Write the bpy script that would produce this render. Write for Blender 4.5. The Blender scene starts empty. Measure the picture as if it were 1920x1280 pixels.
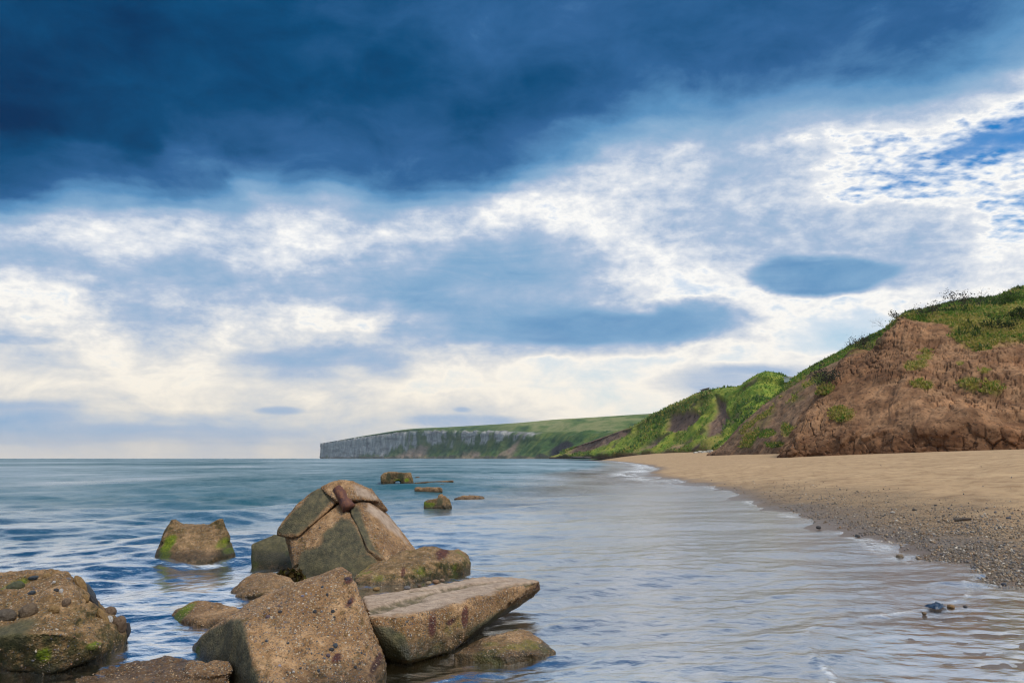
import bpy, bmesh, math, random
import numpy as np
from mathutils import Vector, Matrix, noise as mnoise

random.seed(7)
RNG = np.random.default_rng(11)
SC = bpy.context.scene
COL = SC.collection

# ------------------------------------------------------------------ camera
F = 1280.0                       # focal length in pixels of the 1920 px frame (24 mm on full frame)
CAM_H = 1.6
PITCH = math.atan(219.0 / F)
CP, SP = math.cos(PITCH), math.sin(PITCH)
cam_data = bpy.data.cameras.new('camera')
cam_data.lens = 24.0
cam_data.sensor_width = 36.0
cam_data.clip_start = 0.05
cam_data.clip_end = 120000.0
cam = bpy.data.objects.new('camera', cam_data)
COL.objects.link(cam)
cam.location = (0, 0, CAM_H)
cam.rotation_euler = (math.pi / 2 + PITCH, 0, 0)
SC.camera = cam

SC.render.engine = 'CYCLES'
SC.view_settings.view_transform = 'Standard'
SC.view_settings.look = 'None'
SC.view_settings.gamma = 1.0
SC.view_settings.use_curve_mapping = False
SC.view_settings.exposure = 0.95
EXPO = 2 ** 0.95
SC.cycles.use_denoising = True
SC.cycles.denoising_input_passes = 'RGB_ALBEDO_NORMAL'
SC.cycles.denoising_prefilter = 'ACCURATE'
SC.cycles.use_adaptive_sampling = False
SC.cycles.pixel_filter_type = 'BLACKMAN_HARRIS'
SC.cycles.filter_width = 1.2
SC.cycles.max_bounces = 6
SC.cycles.diffuse_bounces = 2
SC.cycles.glossy_bounces = 3
SC.cycles.transmission_bounces = 4
SC.cycles.transparent_max_bounces = 8
SC.cycles.caustics_reflective = False
SC.cycles.caustics_refractive = False


def ray(px, py):
    a = (px - 960.0) / F
    b = (640.0 - py) / F
    return np.array([a, CP - b * SP, SP + b * CP])


def P(px, py, Y):
    """The point on the sight line of a photograph pixel at distance Y in front of the camera."""
    d = ray(px, py)
    t = Y / d[1]
    return np.array([d[0] * t, Y, CAM_H + d[2] * t])


def G(px, py, z=0.0):
    """The point where the sight line of a pixel meets the level z."""
    d = ray(px, py)
    t = (z - CAM_H) / d[2]
    return np.array([d[0] * t, d[1] * t, z])


# ------------------------------------------------------------------ node helper
class NT:
    def __init__(self, tree):
        self.t = tree
        self.n = tree.nodes
        self.l = tree.links

    def add(self, kind, **kw):
        nd = self.n.new(kind)
        for k, v in kw.items():
            setattr(nd, k, v)
        return nd

    def plug(self, sock, v):
        if isinstance(v, bpy.types.NodeSocket):
            self.l.new(v, sock)
        elif v is not None:
            if hasattr(sock, 'default_value'):
                try:
                    sock.default_value = v
                except Exception:
                    sock.default_value = (v, v, v)

    def math(self, op, a, b=None, c=None, clamp=False):
        nd = self.add('ShaderNodeMath', operation=op, use_clamp=clamp)
        for i, v in enumerate((a, b, c)):
            if v is not None:
                self.plug(nd.inputs[i], v)
        return nd.outputs[0]

    def vmath(self, op, a, b=None, c=None, scale=None):
        nd = self.add('ShaderNodeVectorMath', operation=op)
        for i, v in enumerate((a, b, c)):
            if v is not None:
                self.plug(nd.inputs[i], v)
        if scale is not None:
            self.plug(nd.inputs['Scale'], scale)
        return nd.outputs['Value'] if op in ('LENGTH', 'DOT_PRODUCT', 'DISTANCE') else nd.outputs[0]

    def step(self, v, lo, hi, a=0.0, b=1.0, kind='SMOOTHSTEP'):
        nd = self.add('ShaderNodeMapRange', interpolation_type=kind, clamp=True)
        self.plug(nd.inputs[0], v)
        for i, x in enumerate((lo, hi, a, b)):
            self.plug(nd.inputs[1 + i], x)
        return nd.outputs[0]

    def mix(self, f, a, b, blend='MIX'):
        nd = self.add('ShaderNodeMix', data_type='RGBA', blend_type=blend)
        self.plug(nd.inputs[0], f)
        self.plug(nd.inputs[6], a)
        self.plug(nd.inputs[7], b)
        return nd.outputs[2]

    def mixf(self, f, a, b):
        nd = self.add('ShaderNodeMix', data_type='FLOAT')
        self.plug(nd.inputs[0], f)
        self.plug(nd.inputs[2], a)
        self.plug(nd.inputs[3], b)
        return nd.outputs[0]

    def noise(self, vec, scale, detail=3.0, rough=0.5, dist=0.0, color=False, dims='3D', w=None):
        nd = self.add('ShaderNodeTexNoise', noise_dimensions=dims)
        self.plug(nd.inputs['Vector'], vec)
        nd.inputs['Scale'].default_value = scale
        nd.inputs['Detail'].default_value = detail
        nd.inputs['Roughness'].default_value = rough
        nd.inputs['Distortion'].default_value = dist
        return nd.outputs['Color'] if color else nd.outputs['Fac']

    def voronoi(self, vec, scale, feature='F1', out='Distance', rand=1.0):
        nd = self.add('ShaderNodeTexVoronoi', feature=feature)
        self.plug(nd.inputs['Vector'], vec)
        nd.inputs['Scale'].default_value = scale
        nd.inputs['Randomness'].default_value = rand
        return nd.outputs[out]

    def ramp(self, f, stops, interp='LINEAR'):
        nd = self.add('ShaderNodeValToRGB')
        cr = nd.color_ramp
        cr.interpolation = interp
        while len(cr.elements) < len(stops):
            cr.elements.new(0.5)
        for e, (p, c) in zip(cr.elements, stops):
            e.position = p
            e.color = (c[0], c[1], c[2], 1.0)
        self.plug(nd.inputs[0], f)
        return nd.outputs[0]

    def curve(self, v, pts):
        nd = self.add('ShaderNodeFloatCurve')
        cm = nd.mapping
        c = cm.curves[0]
        c.points[0].location = pts[0]
        c.points[1].location = pts[-1]
        for p in pts[1:-1]:
            c.points.new(p[0], p[1])
        cm.update()
        self.plug(nd.inputs['Value'], v)
        return nd.outputs[0]

    def sep(self, v):
        nd = self.add('ShaderNodeSeparateXYZ')
        self.plug(nd.inputs[0], v)
        return nd.outputs[0], nd.outputs[1], nd.outputs[2]

    def comb(self, x, y, z):
        nd = self.add('ShaderNodeCombineXYZ')
        for i, v in enumerate((x, y, z)):
            self.plug(nd.inputs[i], v)
        return nd.outputs[0]


def lin(r, g, b):
    f = lambda c: (c / 255 / 12.92) if c / 255 <= 0.04045 else ((c / 255 + 0.055) / 1.055) ** 2.4
    return (f(r), f(g), f(b))


# ------------------------------------------------------------------ sky
SUN_EL, SUN_AZ = math.radians(54), math.radians(134)      # azimuth clockwise from +Y (view direction)


def stereo(d):
    d = d / np.linalg.norm(d)
    return 2 * d[0] / (1 + d[1]), 2 * d[2] / (1 + d[1])


# thickness of the cloud cover over the sight lines (0 clear, .25 thin and white, .5 grey, 1 storm cloud)
CLOUD = [
 (-300, 60, 0.96), (-300, 300, 0.88), (-300, 450, 0.5), (-300, 600, 0.35), (-300, 760, 0.3),
 (0, -80, 0.94), (300, -80, 0.93), (700, -80, 0.83), (1100, -80, 0.8), (1500, -80, 0.8), (1850, -80, 0.78), (2100, -80, 0.7),
 (0, 30, 0.955), (200, 30, 0.95), (400, 30, 0.925), (650, 30, 0.87), (900, 40, 0.785), (1080, 50, 0.79), (1300, 30, 0.82), (1500, 40, 0.82), (1680, 30, 0.8), (1840, 30, 0.84), (1925, 20, 0.62), (2150, 60, 0.45),
 (0, 150, 1), (250, 150, 0.935), (500, 140, 0.925), (750, 140, 0.91), (950, 150, 0.82), (1150, 150, 0.8), (1400, 150, 0.82), (1580, 150, 0.805), (1740, 140, 0.79), (1830, 140, 0.74), (1905, 170, 0.02), (2100, 200, 0),
 (0, 230, 1), (200, 230, 0.94), (450, 230, 0.91), (700, 220, 0.89), (900, 220, 0.94), (1080, 210, 0.95), (1250, 210, 0.815), (1400, 205, 0.79), (1560, 195, 0.725), (1700, 190, 0.64), (1800, 200, 0.4), (1870, 230, 0.02),
 (0, 300, 0.9), (150, 290, 0.83), (400, 290, 0.76), (600, 290, 0.77), (800, 280, 0.78), (950, 290, 0.79), (1080, 275, 0.77), (1200, 265, 0.645), (1300, 255, 0.42), (1420, 235, 0.35), (1550, 240, 0.26), (1690, 250, 0.2), (1800, 290, 0.03), (1900, 290, 0.02), (2050, 320, 0.1),
 (0, 345, 0.88), (160, 345, 0.76), (350, 340, 0.8), (560, 340, 0.76), (750, 335, 0.76), (900, 335, 0.78), (1020, 325, 0.58), (1130, 310, 0.31), (1250, 300, 0.355), (1400, 300, 0.495), (1500, 300, 0.455), (1600, 310, 0.22), (1680, 330, 0.16), (1760, 335, 0.04), (1850, 340, 0.2), (1940, 330, 0.25),
 (40, 385, 0.65), (180, 378, 0.49), (300, 385, 0.69), (430, 385, 0.69), (530, 370, 0.47), (620, 385, 0.49), (720, 390, 0.62), (840, 380, 0.63), (930, 375, 0.42), (1000, 370, 0.27), (1100, 360, 0.29), (1200, 355, 0.425), (1350, 365, 0.425), (1480, 370, 0.415), (1580, 365, 0.16), (1670, 355, 0.08), (1740, 375, 0.22), (1850, 365, 0.2), (1920, 390, 0.1),
 (30, 428, 0.36), (120, 428, 0.26), (210, 425, 0.25), (290, 430, 0.27), (370, 420, 0.27), (430, 430, 0.5), (500, 425, 0.3), (580, 420, 0.26), (650, 445, 0.28), (720, 430, 0.42), (800, 425, 0.34), (870, 425, 0.34), (950, 415, 0.24), (1040, 400, 0.25), (1150, 420, 0.31), (1250, 420, 0.435), (1380, 420, 0.475), (1500, 410, 0.495), (1620, 405, 0.47), (1720, 420, 0.42), (1820, 410, 0.24), (1900, 430, 0.05),
 (30, 470, 0.56), (150, 475, 0.54), (260, 465, 0.36), (360, 475, 0.57), (460, 485, 0.38), (540, 490, 0.38), (640, 480, 0.49), (760, 470, 0.49), (880, 460, 0.55), (1000, 455, 0.54), (1100, 470, 0.43), (1200, 480, 0.28), (1290, 480, 0.3), (1380, 470, 0.45), (1560, 450, 0.49), (1700, 450, 0.5), (1800, 470, 0.43), (1900, 480, 0.3),
 (30, 515, 0.42), (150, 520, 0.44), (260, 520, 0.48), (400, 520, 0.52), (540, 520, 0.5), (700, 515, 0.51), (850, 510, 0.55), (980, 505, 0.57), (1090, 515, 0.56), (1170, 520, 0.3), (1260, 525, 0.24), (1340, 515, 0.38), (1700, 520, 0.46), (1800, 520, 0.4), (1920, 530, 0.33),
 (30, 558, 0.25), (130, 560, 0.28), (220, 560, 0.35), (330, 560, 0.44), (480, 560, 0.48), (640, 560, 0.5), (800, 555, 0.58), (940, 560, 0.56), (1050, 555, 0.55), (1130, 550, 0.42), (1200, 555, 0.26), (1300, 560, 0.24), (1400, 555, 0.28), (1550, 570, 0.24), (1700, 565, 0.24), (1850, 560, 0.26),
 (20, 600, 0.26), (110, 595, 0.3), (230, 596, 0.5), (330, 598, 0.5), (440, 602, 0.38), (560, 605, 0.26), (660, 605, 0.27), (780, 610, 0.48), (900, 610, 0.6), (1020, 605, 0.62), (1150, 600, 0.64), (1280, 600, 0.62), (1370, 605, 0.52), (1450, 600, 0.24), (1560, 605, 0.16), (1700, 600, 0.18),
 (60, 638, 0.46), (180, 640, 0.25), (320, 650, 0.36), (420, 640, 0.28), (520, 640, 0.34), (640, 645, 0.33), (760, 645, 0.46), (900, 640, 0.55), (1040, 640, 0.56), (1180, 640, 0.54), (1300, 635, 0.4), (1420, 635, 0.2), (1560, 640, 0.13), 
 (60, 680, 0.36), (180, 690, 0.26), (340, 685, 0.26), (480, 668, 0.48), (600, 672, 0.53), (700, 672, 0.5), (800, 665, 0.34), (900, 680, 0.28), (1050, 685, 0.2), (1200, 680, 0.15), (1350, 680, 0.14), (1500, 670, 0.14),
 (60, 725, 0.26), (250, 725, 0.27), (450, 720, 0.28), (650, 715, 0.28), (850, 720, 0.25), (1000, 720, 0.22), (1120, 718, 0.24), (1250, 725, 0.3), (1330, 712, 0.46), (1450, 700, 0.46), (1560, 690, 0.4), (1700, 690, 0.25),
 (30, 770, 0.54), (110, 768, 0.46), (220, 768, 0.28), (400, 765, 0.28), (520, 768, 0.4), (640, 768, 0.33), (800, 765, 0.27), (1000, 765, 0.25), (1200, 755, 0.22), (1500, 755, 0.25),
 (30, 808, 0.52), (200, 808, 0.5), (400, 806, 0.46), (600, 806, 0.4), (750, 790, 0.34), (860, 785, 0.44), (960, 790, 0.38), (1150, 790, 0.26), (1500, 790, 0.25),
 (30, 845, 0.33), (250, 845, 0.33), (600, 845, 0.31), (1000, 845, 0.3), (1500, 845, 0.3),
]


def build_world():
    w = bpy.data.worlds.new('World')
    SC.world = w
    w.use_nodes = True
    t = NT(w.node_tree)
    w.node_tree.nodes.clear()
    out = t.add('ShaderNodeOutputWorld')
    geo = t.add('ShaderNodeTexCoord').outputs['Generated']
    dirn = t.vmath('NORMALIZE', geo)
    x, y, z = t.sep(dirn)
    zc = t.math('MAXIMUM', z, 0.0)
    den = t.math('MAXIMUM', t.math('ADD', y, 1.0), 0.02)
    u0 = t.math('DIVIDE', t.math('MULTIPLY', x, 2.0), den)
    v0 = t.math('DIVIDE', t.math('MULTIPLY', zc, 2.0), den)
    # plane of the cloud layer
    pl = t.math('ADD', zc, 0.16)
    q = t.comb(t.math('DIVIDE', x, pl), t.math('DIVIDE', y, pl), 0.0)
    qs = t.vmath('MULTIPLY', q, (1.0, 0.9, 1.0))
    uv = t.comb(u0, t.math('MULTIPLY', v0, 1.7), 0.0)
    wn = t.noise(uv, 4.2, 6.0, 0.58, color=True)
    wx, wy, wz = t.sep(t.vmath('SUBTRACT', wn, (0.5, 0.5, 0.5)))
    lowv = t.step(v0, 0.0, 0.45, 0.16, 1.0)
    u = t.math('MULTIPLY_ADD', t.math('MULTIPLY', wx, lowv), 0.15, u0)
    v = t.math('MULTIPLY_ADD', t.math('MULTIPLY', wy, lowv), 0.085, v0)
    # ---- cover field, rows of curves over u blended over v
    pts = np.array([(*stereo(ray(px, py)), T) for px, py, T in CLOUD])
    U0, U1, NU = -0.95, 0.95, 64
    us = np.linspace(U0, U1, NU)
    pix = [868, 845, 826, 808, 789, 769, 748, 725, 702, 680, 659, 638, 618, 598, 577, 557, 535, 513, 490, 468, 447, 427, 406, 384, 364, 343, 318, 290, 255, 215, 165, 100, 20, -80]
    vs = [stereo(ray(960, p))[1] for p in pix]
    un = t.math('DIVIDE', t.math('SUBTRACT', u, U0), U1 - U0, clamp=True)
    T = None
    for k, vj in enumerate(vs):
        sv = 0.015 if vj < 0.26 else (0.019 if vj < 0.46 else 0.040)
        su = 0.036 if vj < 0.46 else 0.060
        d2 = ((us[:, None] - pts[None, :, 0]) / su) ** 2 + ((vj - pts[None, :, 1]) / sv) ** 2
        d2 -= d2.min(axis=1, keepdims=True)
        wgt = np.exp(-d2 * 0.6)
        row = (wgt * pts[None, :, 2]).sum(1) / wgt.sum(1)
        c = t.curve(un, [((a - U0) / (U1 - U0), float(b)) for a, b in zip(us, row)])
        if T is None:
            T = c
        else:
            T = t.mixf(t.step(v, vs[k - 1], vj), T, c)
    # elsewhere round the sky: the same broken cover, without a fixed layout
    far = t.noise(q, 0.9, 4.0, 0.5)
    Tfar = t.step(far, 0.32, 0.68, 0.12, 0.86)
    side = t.math('ABSOLUTE', u0)
    top = t.step(v0, 0.80, 1.05)
    away = t.math('MAXIMUM', t.step(side, 0.85, 1.15), top)
    T = t.mixf(away, T, Tfar)
    # ---- lens-shaped clouds with a firm edge
    n1 = t.noise(uv, 8.5, 9.0, 0.64, dist=0.35)
    def lens(px, py, rx, ry, amp, T, soft=0.55, rot=0.0, wob=0.05, frag=0.0):
        uc, vc = stereo(ray(px, py))
        ue, _ = stereo(ray(px + rx, py))
        _, ve = stereo(ray(px, py - ry))
        du = t.math('DIVIDE', t.math('SUBTRACT', t.math('MULTIPLY_ADD', wx, wob, u0), uc), abs(ue - uc))
        dv = t.math('DIVIDE', t.math('SUBTRACT', t.math('MULTIPLY_ADD', wy, wob * 0.4, v0), vc), abs(ve - vc))
        if rot:
            dv = t.math('MULTIPLY_ADD', du, rot, dv)
        r2 = t.math('ADD', t.math('MULTIPLY', du, du), t.math('MULTIPLY', dv, dv))
        if frag:
            r2 = t.math('MULTIPLY_ADD', t.math('SUBTRACT', n1, 0.5), frag, r2)
        f = t.step(r2, 1.0, soft)
        return t.mixf(f, T, amp)
    T = lens(1590, 435, 330, 62, .46, T, 0.0, 0.25, 0.14)
    T = lens(1640, 510, 100, 22, .61, T, 0.1, -0.15, 0.06, 1.2)
    T = lens(1535, 514, 165, 47, .64, T, 0.40, 0.10, 0.09, 1.1)
    T = lens(1170, 612, 265, 56, .62, T, -0.1, 0.0, 0.26, 2.4)
    T = lens(600, 674, 175, 22, .50, T, -0.2, 0.05, 0.20, 3.0)
    T = lens(525, 769, 52, 10, .50, T, -0.2, 0.0, 0.05, 3.0)
    T = lens(865, 767, 20, 7, .48, T, -0.2, 0.0, 0.04, 2.5)
    T = lens(870, 789, 130, 16, .45, T, 0.1, 0.0, 0.03)
    T = lens(1110, 722, 85, 11, .245, T, 0.4, -0.1, 0.05)
    T = lens(1400, 708, 150, 26, .48, T, -0.2, 0.35, 0.12, 3.0)
    T = lens(30, 638, 80, 10, .49, T, -0.2, 0.0, 0.06, 2.5)
    T = lens(50, 770, 110, 13, .50, T, -0.2, 0.0, 0.08, 3.0)
    T = lens(200, 812, 460, 20, .47, T, -0.2, 0.0, 0.10, 1.6)
    # ---- fine structure
    n2 = t.noise(t.comb(t.math('MULTIPLY', u0, 1.6), t.math('MULTIPLY_ADD', wz, .35, t.math('MULTIPLY', v0, 10.0)), 0.0), 2.4, 8.0, 0.6, dist=1.2)
    amp = t.curve(T, [(0.0, .10), (.2, .30), (.32, .44), (.48, .28), (.62, .18), (.78, .24), (1.0, .20)])
    T = t.math('MULTIPLY_ADD', t.math('SUBTRACT', n1, 0.5), amp, T)
    wisp = t.math('MULTIPLY', t.step(v0, 0.42, 0.30), t.math('MULTIPLY', t.step(T, .12, .3), t.step(T, .85, .6)))
    T = t.math('MULTIPLY_ADD', t.math('SUBTRACT', n2, 0.5), t.math('MULTIPLY', wisp, 0.20), T)
    n3 = t.noise(uv, 26.0, 6.0, 0.62, dist=0.15)
    bil = t.math('MULTIPLY', t.math('MULTIPLY', t.step(v0, .08, .20), t.step(v0, .60, .48)), t.math('MULTIPLY', t.step(T, .14, .24), t.step(T, .60, .40)))
    T = t.math('MULTIPLY_ADD', t.math('SUBTRACT', n3, .5), t.math('MULTIPLY', bil, .46), T)
    # ---- mackerel puffs at the ragged right-hand edge
    pf = t.noise(t.vmath('MULTIPLY', q, (1.0, 1.5, 1.0)), 15.0, 3.0, 0.5, dist=0.2)
    pf2 = t.noise(t.vmath('MULTIPLY', q, (1.0, 1.3, 1.0)), 33.0, 2.0, 0.5)
    pfm = t.math('MULTIPLY_ADD', pf2, 0.45, t.math('MULTIPLY', pf, 0.75))
    thin = t.math('MULTIPLY', t.step(T, 0.02, 0.10), t.step(T, 0.36, 0.24))
    high = t.math('MULTIPLY', t.step(v0, 0.24, 0.31), t.step(u0, 0.30, 0.42))
    cell = t.math('MULTIPLY_ADD', t.math('SUBTRACT', pfm, 0.575), 0.75, T)
    T = t.mixf(t.math('MULTIPLY', thin, high), T, t.math('MULTIPLY_ADD', cell, .9, 0.0))
    # ---- colours of cloud at that thickness
    col = t.ramp(T, [(0.0, lin(222, 234, 247)), (0.17, lin(234, 240, 248)), (0.245, lin(254, 253, 250)), (0.33, lin(224, 229, 237)), (0.46, lin(176, 194, 219)),
                     (0.58, lin(132, 172, 207)), (0.68, lin(90, 144, 190)), (0.78, lin(48, 100, 152)), (0.90, lin(6, 74, 120)), (1.0, lin(0, 46, 88))])
    lil = t.noise(q, 2.6, 3.0, 0.5)
    col = t.mix(t.math('MULTIPLY', t.math('MULTIPLY', t.step(lil, 0.42, 0.66), t.step(T, 0.5, 0.7)), 0.22), col, t.mix(1.0, col, (1.35, .98, .98, 1), 'MULTIPLY'))
    warm = t.math('MULTIPLY', t.step(v0, 0.30, 0.0), t.step(u0, .75, -.2, .45, 1.0))
    warmc = t.mix(warm, (1, 1, 1, 1), (1.0, 0.915, 0.785, 1))
    dens = t.step(T, 0.55, 0.3)
    col = t.mix(dens, col, t.mix(1.0, col, warmc, 'MULTIPLY'))
    hz = t.math('MULTIPLY', t.step(v0, 0.05, 0.0), 0.45)
    col = t.mix(hz, col, (*lin(232, 218, 200), 1))
    col = t.vmath('SCALE', col, scale=1.0 / EXPO)
    sky = t.add('ShaderNodeTexSky', sky_type='NISHITA')
    sky.sun_disc = False
    sky.sun_elevation = SUN_EL
    sky.sun_rotation = SUN_AZ
    sky.air_density = 1.2
    sky.dust_density = 0.6
    sky.ozone_density = 2.5
    b1 = t.add('ShaderNodeBackground')
    t.plug(b1.inputs[0], t.mix(1.0, sky.outputs[0], t.mix(t.step(v0, .12, .42), (.62, .92, 1.0, 1), (.085, .62, 1.02, 1)), 'MULTIPLY'))
    b1.inputs[1].default_value = 0.068
    b2 = t.add('ShaderNodeBackground')
    t.plug(b2.inputs[0], col)
    b2.inputs[1].default_value = 1.0
    mx = t.add('ShaderNodeMixShader')
    t.plug(mx.inputs[0], t.step(T, -0.02, 0.25))
    t.l.new(b1.outputs[0], mx.inputs[1])
    t.l.new(b2.outputs[0], mx.inputs[2])
    t.l.new(mx.outputs[0], out.inputs[0])
    w.cycles.sampling_method = 'MANUAL'
    w.cycles.sample_map_resolution = 512


build_world()

sun_data = bpy.data.lights.new('sun', 'SUN')
sun_data.energy = 1.5
sun_data.angle = math.radians(14)
sun_data.color = (1.0, 0.93, 0.82)
sun = bpy.data.objects.new('sun', sun_data)
COL.objects.link(sun)
sd = Vector((math.sin(SUN_AZ) * math.cos(SUN_EL), math.cos(SUN_AZ) * math.cos(SUN_EL), math.sin(SUN_EL)))
sun.rotation_euler = sd.to_track_quat('Z', 'Y').to_euler()
sun.location = (0, 0, 60)

# ------------------------------------------------------------------ numeric noise
def _hash(ix, iy, iz, seed):
    h = (ix.astype(np.int64) * 374761393 + iy.astype(np.int64) * 668265263 + iz.astype(np.int64) * 2147483647 + seed * 1274126177) & 0xFFFFFFFF
    h = ((h ^ (h >> 13)) * 1274126177) & 0xFFFFFFFF
    h = (h ^ (h >> 16)) & 0xFFFFFFFF
    return h.astype(np.float64) / 2147483647.5 - 1.0


def vnoise(p, seed=0):
    f = np.floor(p)
    i = f.astype(np.int64)
    w = p - f
    w = w * w * w * (w * (w * 6 - 15) + 10)
    out = 0.0
    for dx in (0, 1):
        wx = w[:, 0] if dx else 1 - w[:, 0]
        for dy in (0, 1):
            wy = w[:, 1] if dy else 1 - w[:, 1]
            for dz in (0, 1):
                wz = w[:, 2] if dz else 1 - w[:, 2]
                out = out + wx * wy * wz * _hash(i[:, 0] + dx, i[:, 1] + dy, i[:, 2] + dz, seed)
    return out


def fbm(p, octv=4, gain=0.5, lac=2.03, seed=0, ridge=False):
    a, s, tot = 1.0, 0.0, 0.0
    q = np.array(p, dtype=np.float64)
    for k in range(octv):
        n = vnoise(q, seed + k * 17)
        if ridge:
            n = 1 - 2 * np.abs(n)
        s = s + a * n
        tot += a
        a *= gain
        q = q * lac + 3.7
    return s / tot


def cells(p, seed=0):
    """Distances to the nearest and second nearest feature point and a number for the nearest."""
    i = np.floor(p).astype(np.int64)
    d1 = np.full(len(p), 9.0)
    d2 = np.full(len(p), 9.0)
    idn = np.zeros(len(p))
    for dx in (-1, 0, 1):
        for dy in (-1, 0, 1):
            for dz in (-1, 0, 1):
                c = i + np.array([dx, dy, dz])
                o = np.stack([_hash(c[:, 0], c[:, 1], c[:, 2], seed + s) * 0.5 + 0.5 for s in (1, 2, 3)], 1)
                d = np.linalg.norm(c + o - p, axis=1)
                m = d < d1
                d2 = np.where(m, d1, np.minimum(d2, d))
                idn = np.where(m, _hash(c[:, 0], c[:, 1], c[:, 2], seed + 9), idn)
                d1 = np.where(m, d, d1)
    return d1, d2, idn


def sstep(a, b, x):
    t = np.clip((x - a) / (b - a), 0, 1)
    return t * t * (3 - 2 * t)


# ------------------------------------------------------------------ object helpers
def mesh_np(name, V, Fc, smooth=True, attrs=None):
    """A mesh from arrays: V (n,3), Fc (m,3|4) vertex indices, attrs {name: per-vertex floats or colours}."""
    V = np.asarray(V, dtype=np.float32)
    Fc = np.asarray(Fc, dtype=np.int32)
    me = bpy.data.meshes.new(name)
    n, k = Fc.shape
    me.vertices.add(len(V))
    me.vertices.foreach_set('co', V.ravel())
    me.loops.add(n * k)
    me.loops.foreach_set('vertex_index', Fc.ravel())
    me.polygons.add(n)
    me.polygons.foreach_set('loop_start', np.arange(0, n * k, k, dtype=np.int32))
    me.polygons.foreach_set('use_smooth', np.full(n, smooth, dtype=bool))
    me.update(calc_edges=True)
    for an, av in (attrs or {}).items():
        av = np.asarray(av, dtype=np.float32)
        if av.ndim == 1:
            at = me.attributes.new(an, 'FLOAT', 'POINT')
            at.data.foreach_set('value', av)
        else:
            at = me.attributes.new(an, 'FLOAT_COLOR', 'POINT')
            at.data.foreach_set('color', np.concatenate([av, np.ones((len(av), 1), np.float32)], 1).ravel())
    return me


def put(name, me, mat=None, parent=None, label=None, cat=None, group=None, kind=None, loc=None):
    o = bpy.data.objects.new(name, me)
    COL.objects.link(o)
    if mat is not None and me is not None:
        me.materials.append(mat)
    if parent is not None:
        o.parent = parent
    if loc is not None:
        o.location = loc
    if kind is None and cat:
        kind = 'thing'
    for k, v in (('label', label), ('category', cat), ('group', group), ('kind', kind)):
        if v:
            o[k] = v
    return o


def thing(name, loc, label, cat, group=None):
    return put(name, None, None, None, label, cat, group, None, loc)


def grid_faces(nr, nc):
    a = np.arange((nr - 1) * (nc - 1))
    r, c = a // (nc - 1), a % (nc - 1)
    i = r * nc + c
    return np.stack([i, i + 1, i + nc + 1, i + nc], 1)


def new_mat(name):
    m = bpy.data.materials.new(name)
    m.use_nodes = True
    t = NT(m.node_tree)
    m.node_tree.nodes.clear()
    out = t.add('ShaderNodeOutputMaterial')
    bs = t.add('ShaderNodeBsdfPrincipled')
    t.l.new(bs.outputs[0], out.inputs[0])
    return m, t, bs, out


def bump(t, h, strength, dist, prev=None):
    nd = t.add('ShaderNodeBump')
    nd.inputs['Strength'].default_value = strength
    nd.inputs['Distance'].default_value = dist
    t.plug(nd.inputs['Height'], h)
    if prev is not None:
        t.l.new(prev, nd.inputs['Normal'])
    return nd.outputs[0]


def attr(t, name, out='Fac'):
    nd = t.add('ShaderNodeAttribute', attribute_name=name)
    return nd.outputs[out]


def pos(t):
    return t.add('ShaderNodeNewGeometry').outputs['Position']


def project(V):
    """Where points of the place appear in the photograph (pixels)."""
    d = V - np.array([0, 0, CAM_H])
    fw = d[:, 1] * CP + d[:, 2] * SP
    up = -d[:, 1] * SP + d[:, 2] * CP
    fw = np.maximum(fw, 1e-3)
    return np.stack([960 + F * d[:, 0] / fw, 640 - F * up / fw], 1)


def cat_rows(A, n):
    """Smooth (Catmull-Rom) resampling of rows of control points to n rows."""
    A = np.asarray(A, float)
    k = len(A)
    tt = np.linspace(0, k - 1, n)
    i = np.clip(np.floor(tt).astype(int), 0, k - 2)
    f = (tt - i).reshape(-1, *([1] * (A.ndim - 1)))
    g = lambda j: A[np.clip(j, 0, k - 1)]
    p0, p1, p2, p3 = g(i - 1), g(i), g(i + 1), g(i + 2)
    # centred tangents limited, so crests do not overshoot
    m1, m2 = (p2 - p0) * 0.5, (p3 - p1) * 0.5
    f2, f3 = f * f, f * f * f
    return (2 * f3 - 3 * f2 + 1) * p1 + (f3 - 2 * f2 + f) * m1 + (-2 * f3 + 3 * f2) * p2 + (f3 - f2) * m2


def in_poly(px, py, poly):
    c = np.zeros(px.shape, bool)
    j = len(poly) - 1
    for i in range(len(poly)):
        xi, yi = poly[i]
        xj, yj = poly[j]
        m = ((yi > py) != (yj > py)) & (px < (xj - xi) * (py - yi) / (yj - yi + 1e-12) + xi)
        c ^= m
        j = i
    return c


def poly_mask(pp, poly, soft, n):
    """1 inside the outline, fading over soft, with an edge made uneven by n (-1..1)."""
    px, py = pp[:, 0], pp[:, 1]
    best = np.full(len(px), 1e9)
    pl = [np.array(a, float) for a in poly]
    for a, b in zip(pl, pl[1:] + pl[:1]):
        e = b - a
        tt = np.clip(((px - a[0]) * e[0] + (py - a[1]) * e[1]) / max((e ** 2).sum(), 1e-9), 0, 1)
        best = np.minimum(best, np.hypot(px - a[0] - tt * e[0], py - a[1] - tt * e[1]))
    sd = np.where(in_poly(px, py, poly), best, -best)
    return sstep(-soft, soft, sd + n * soft * 1.6)


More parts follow.
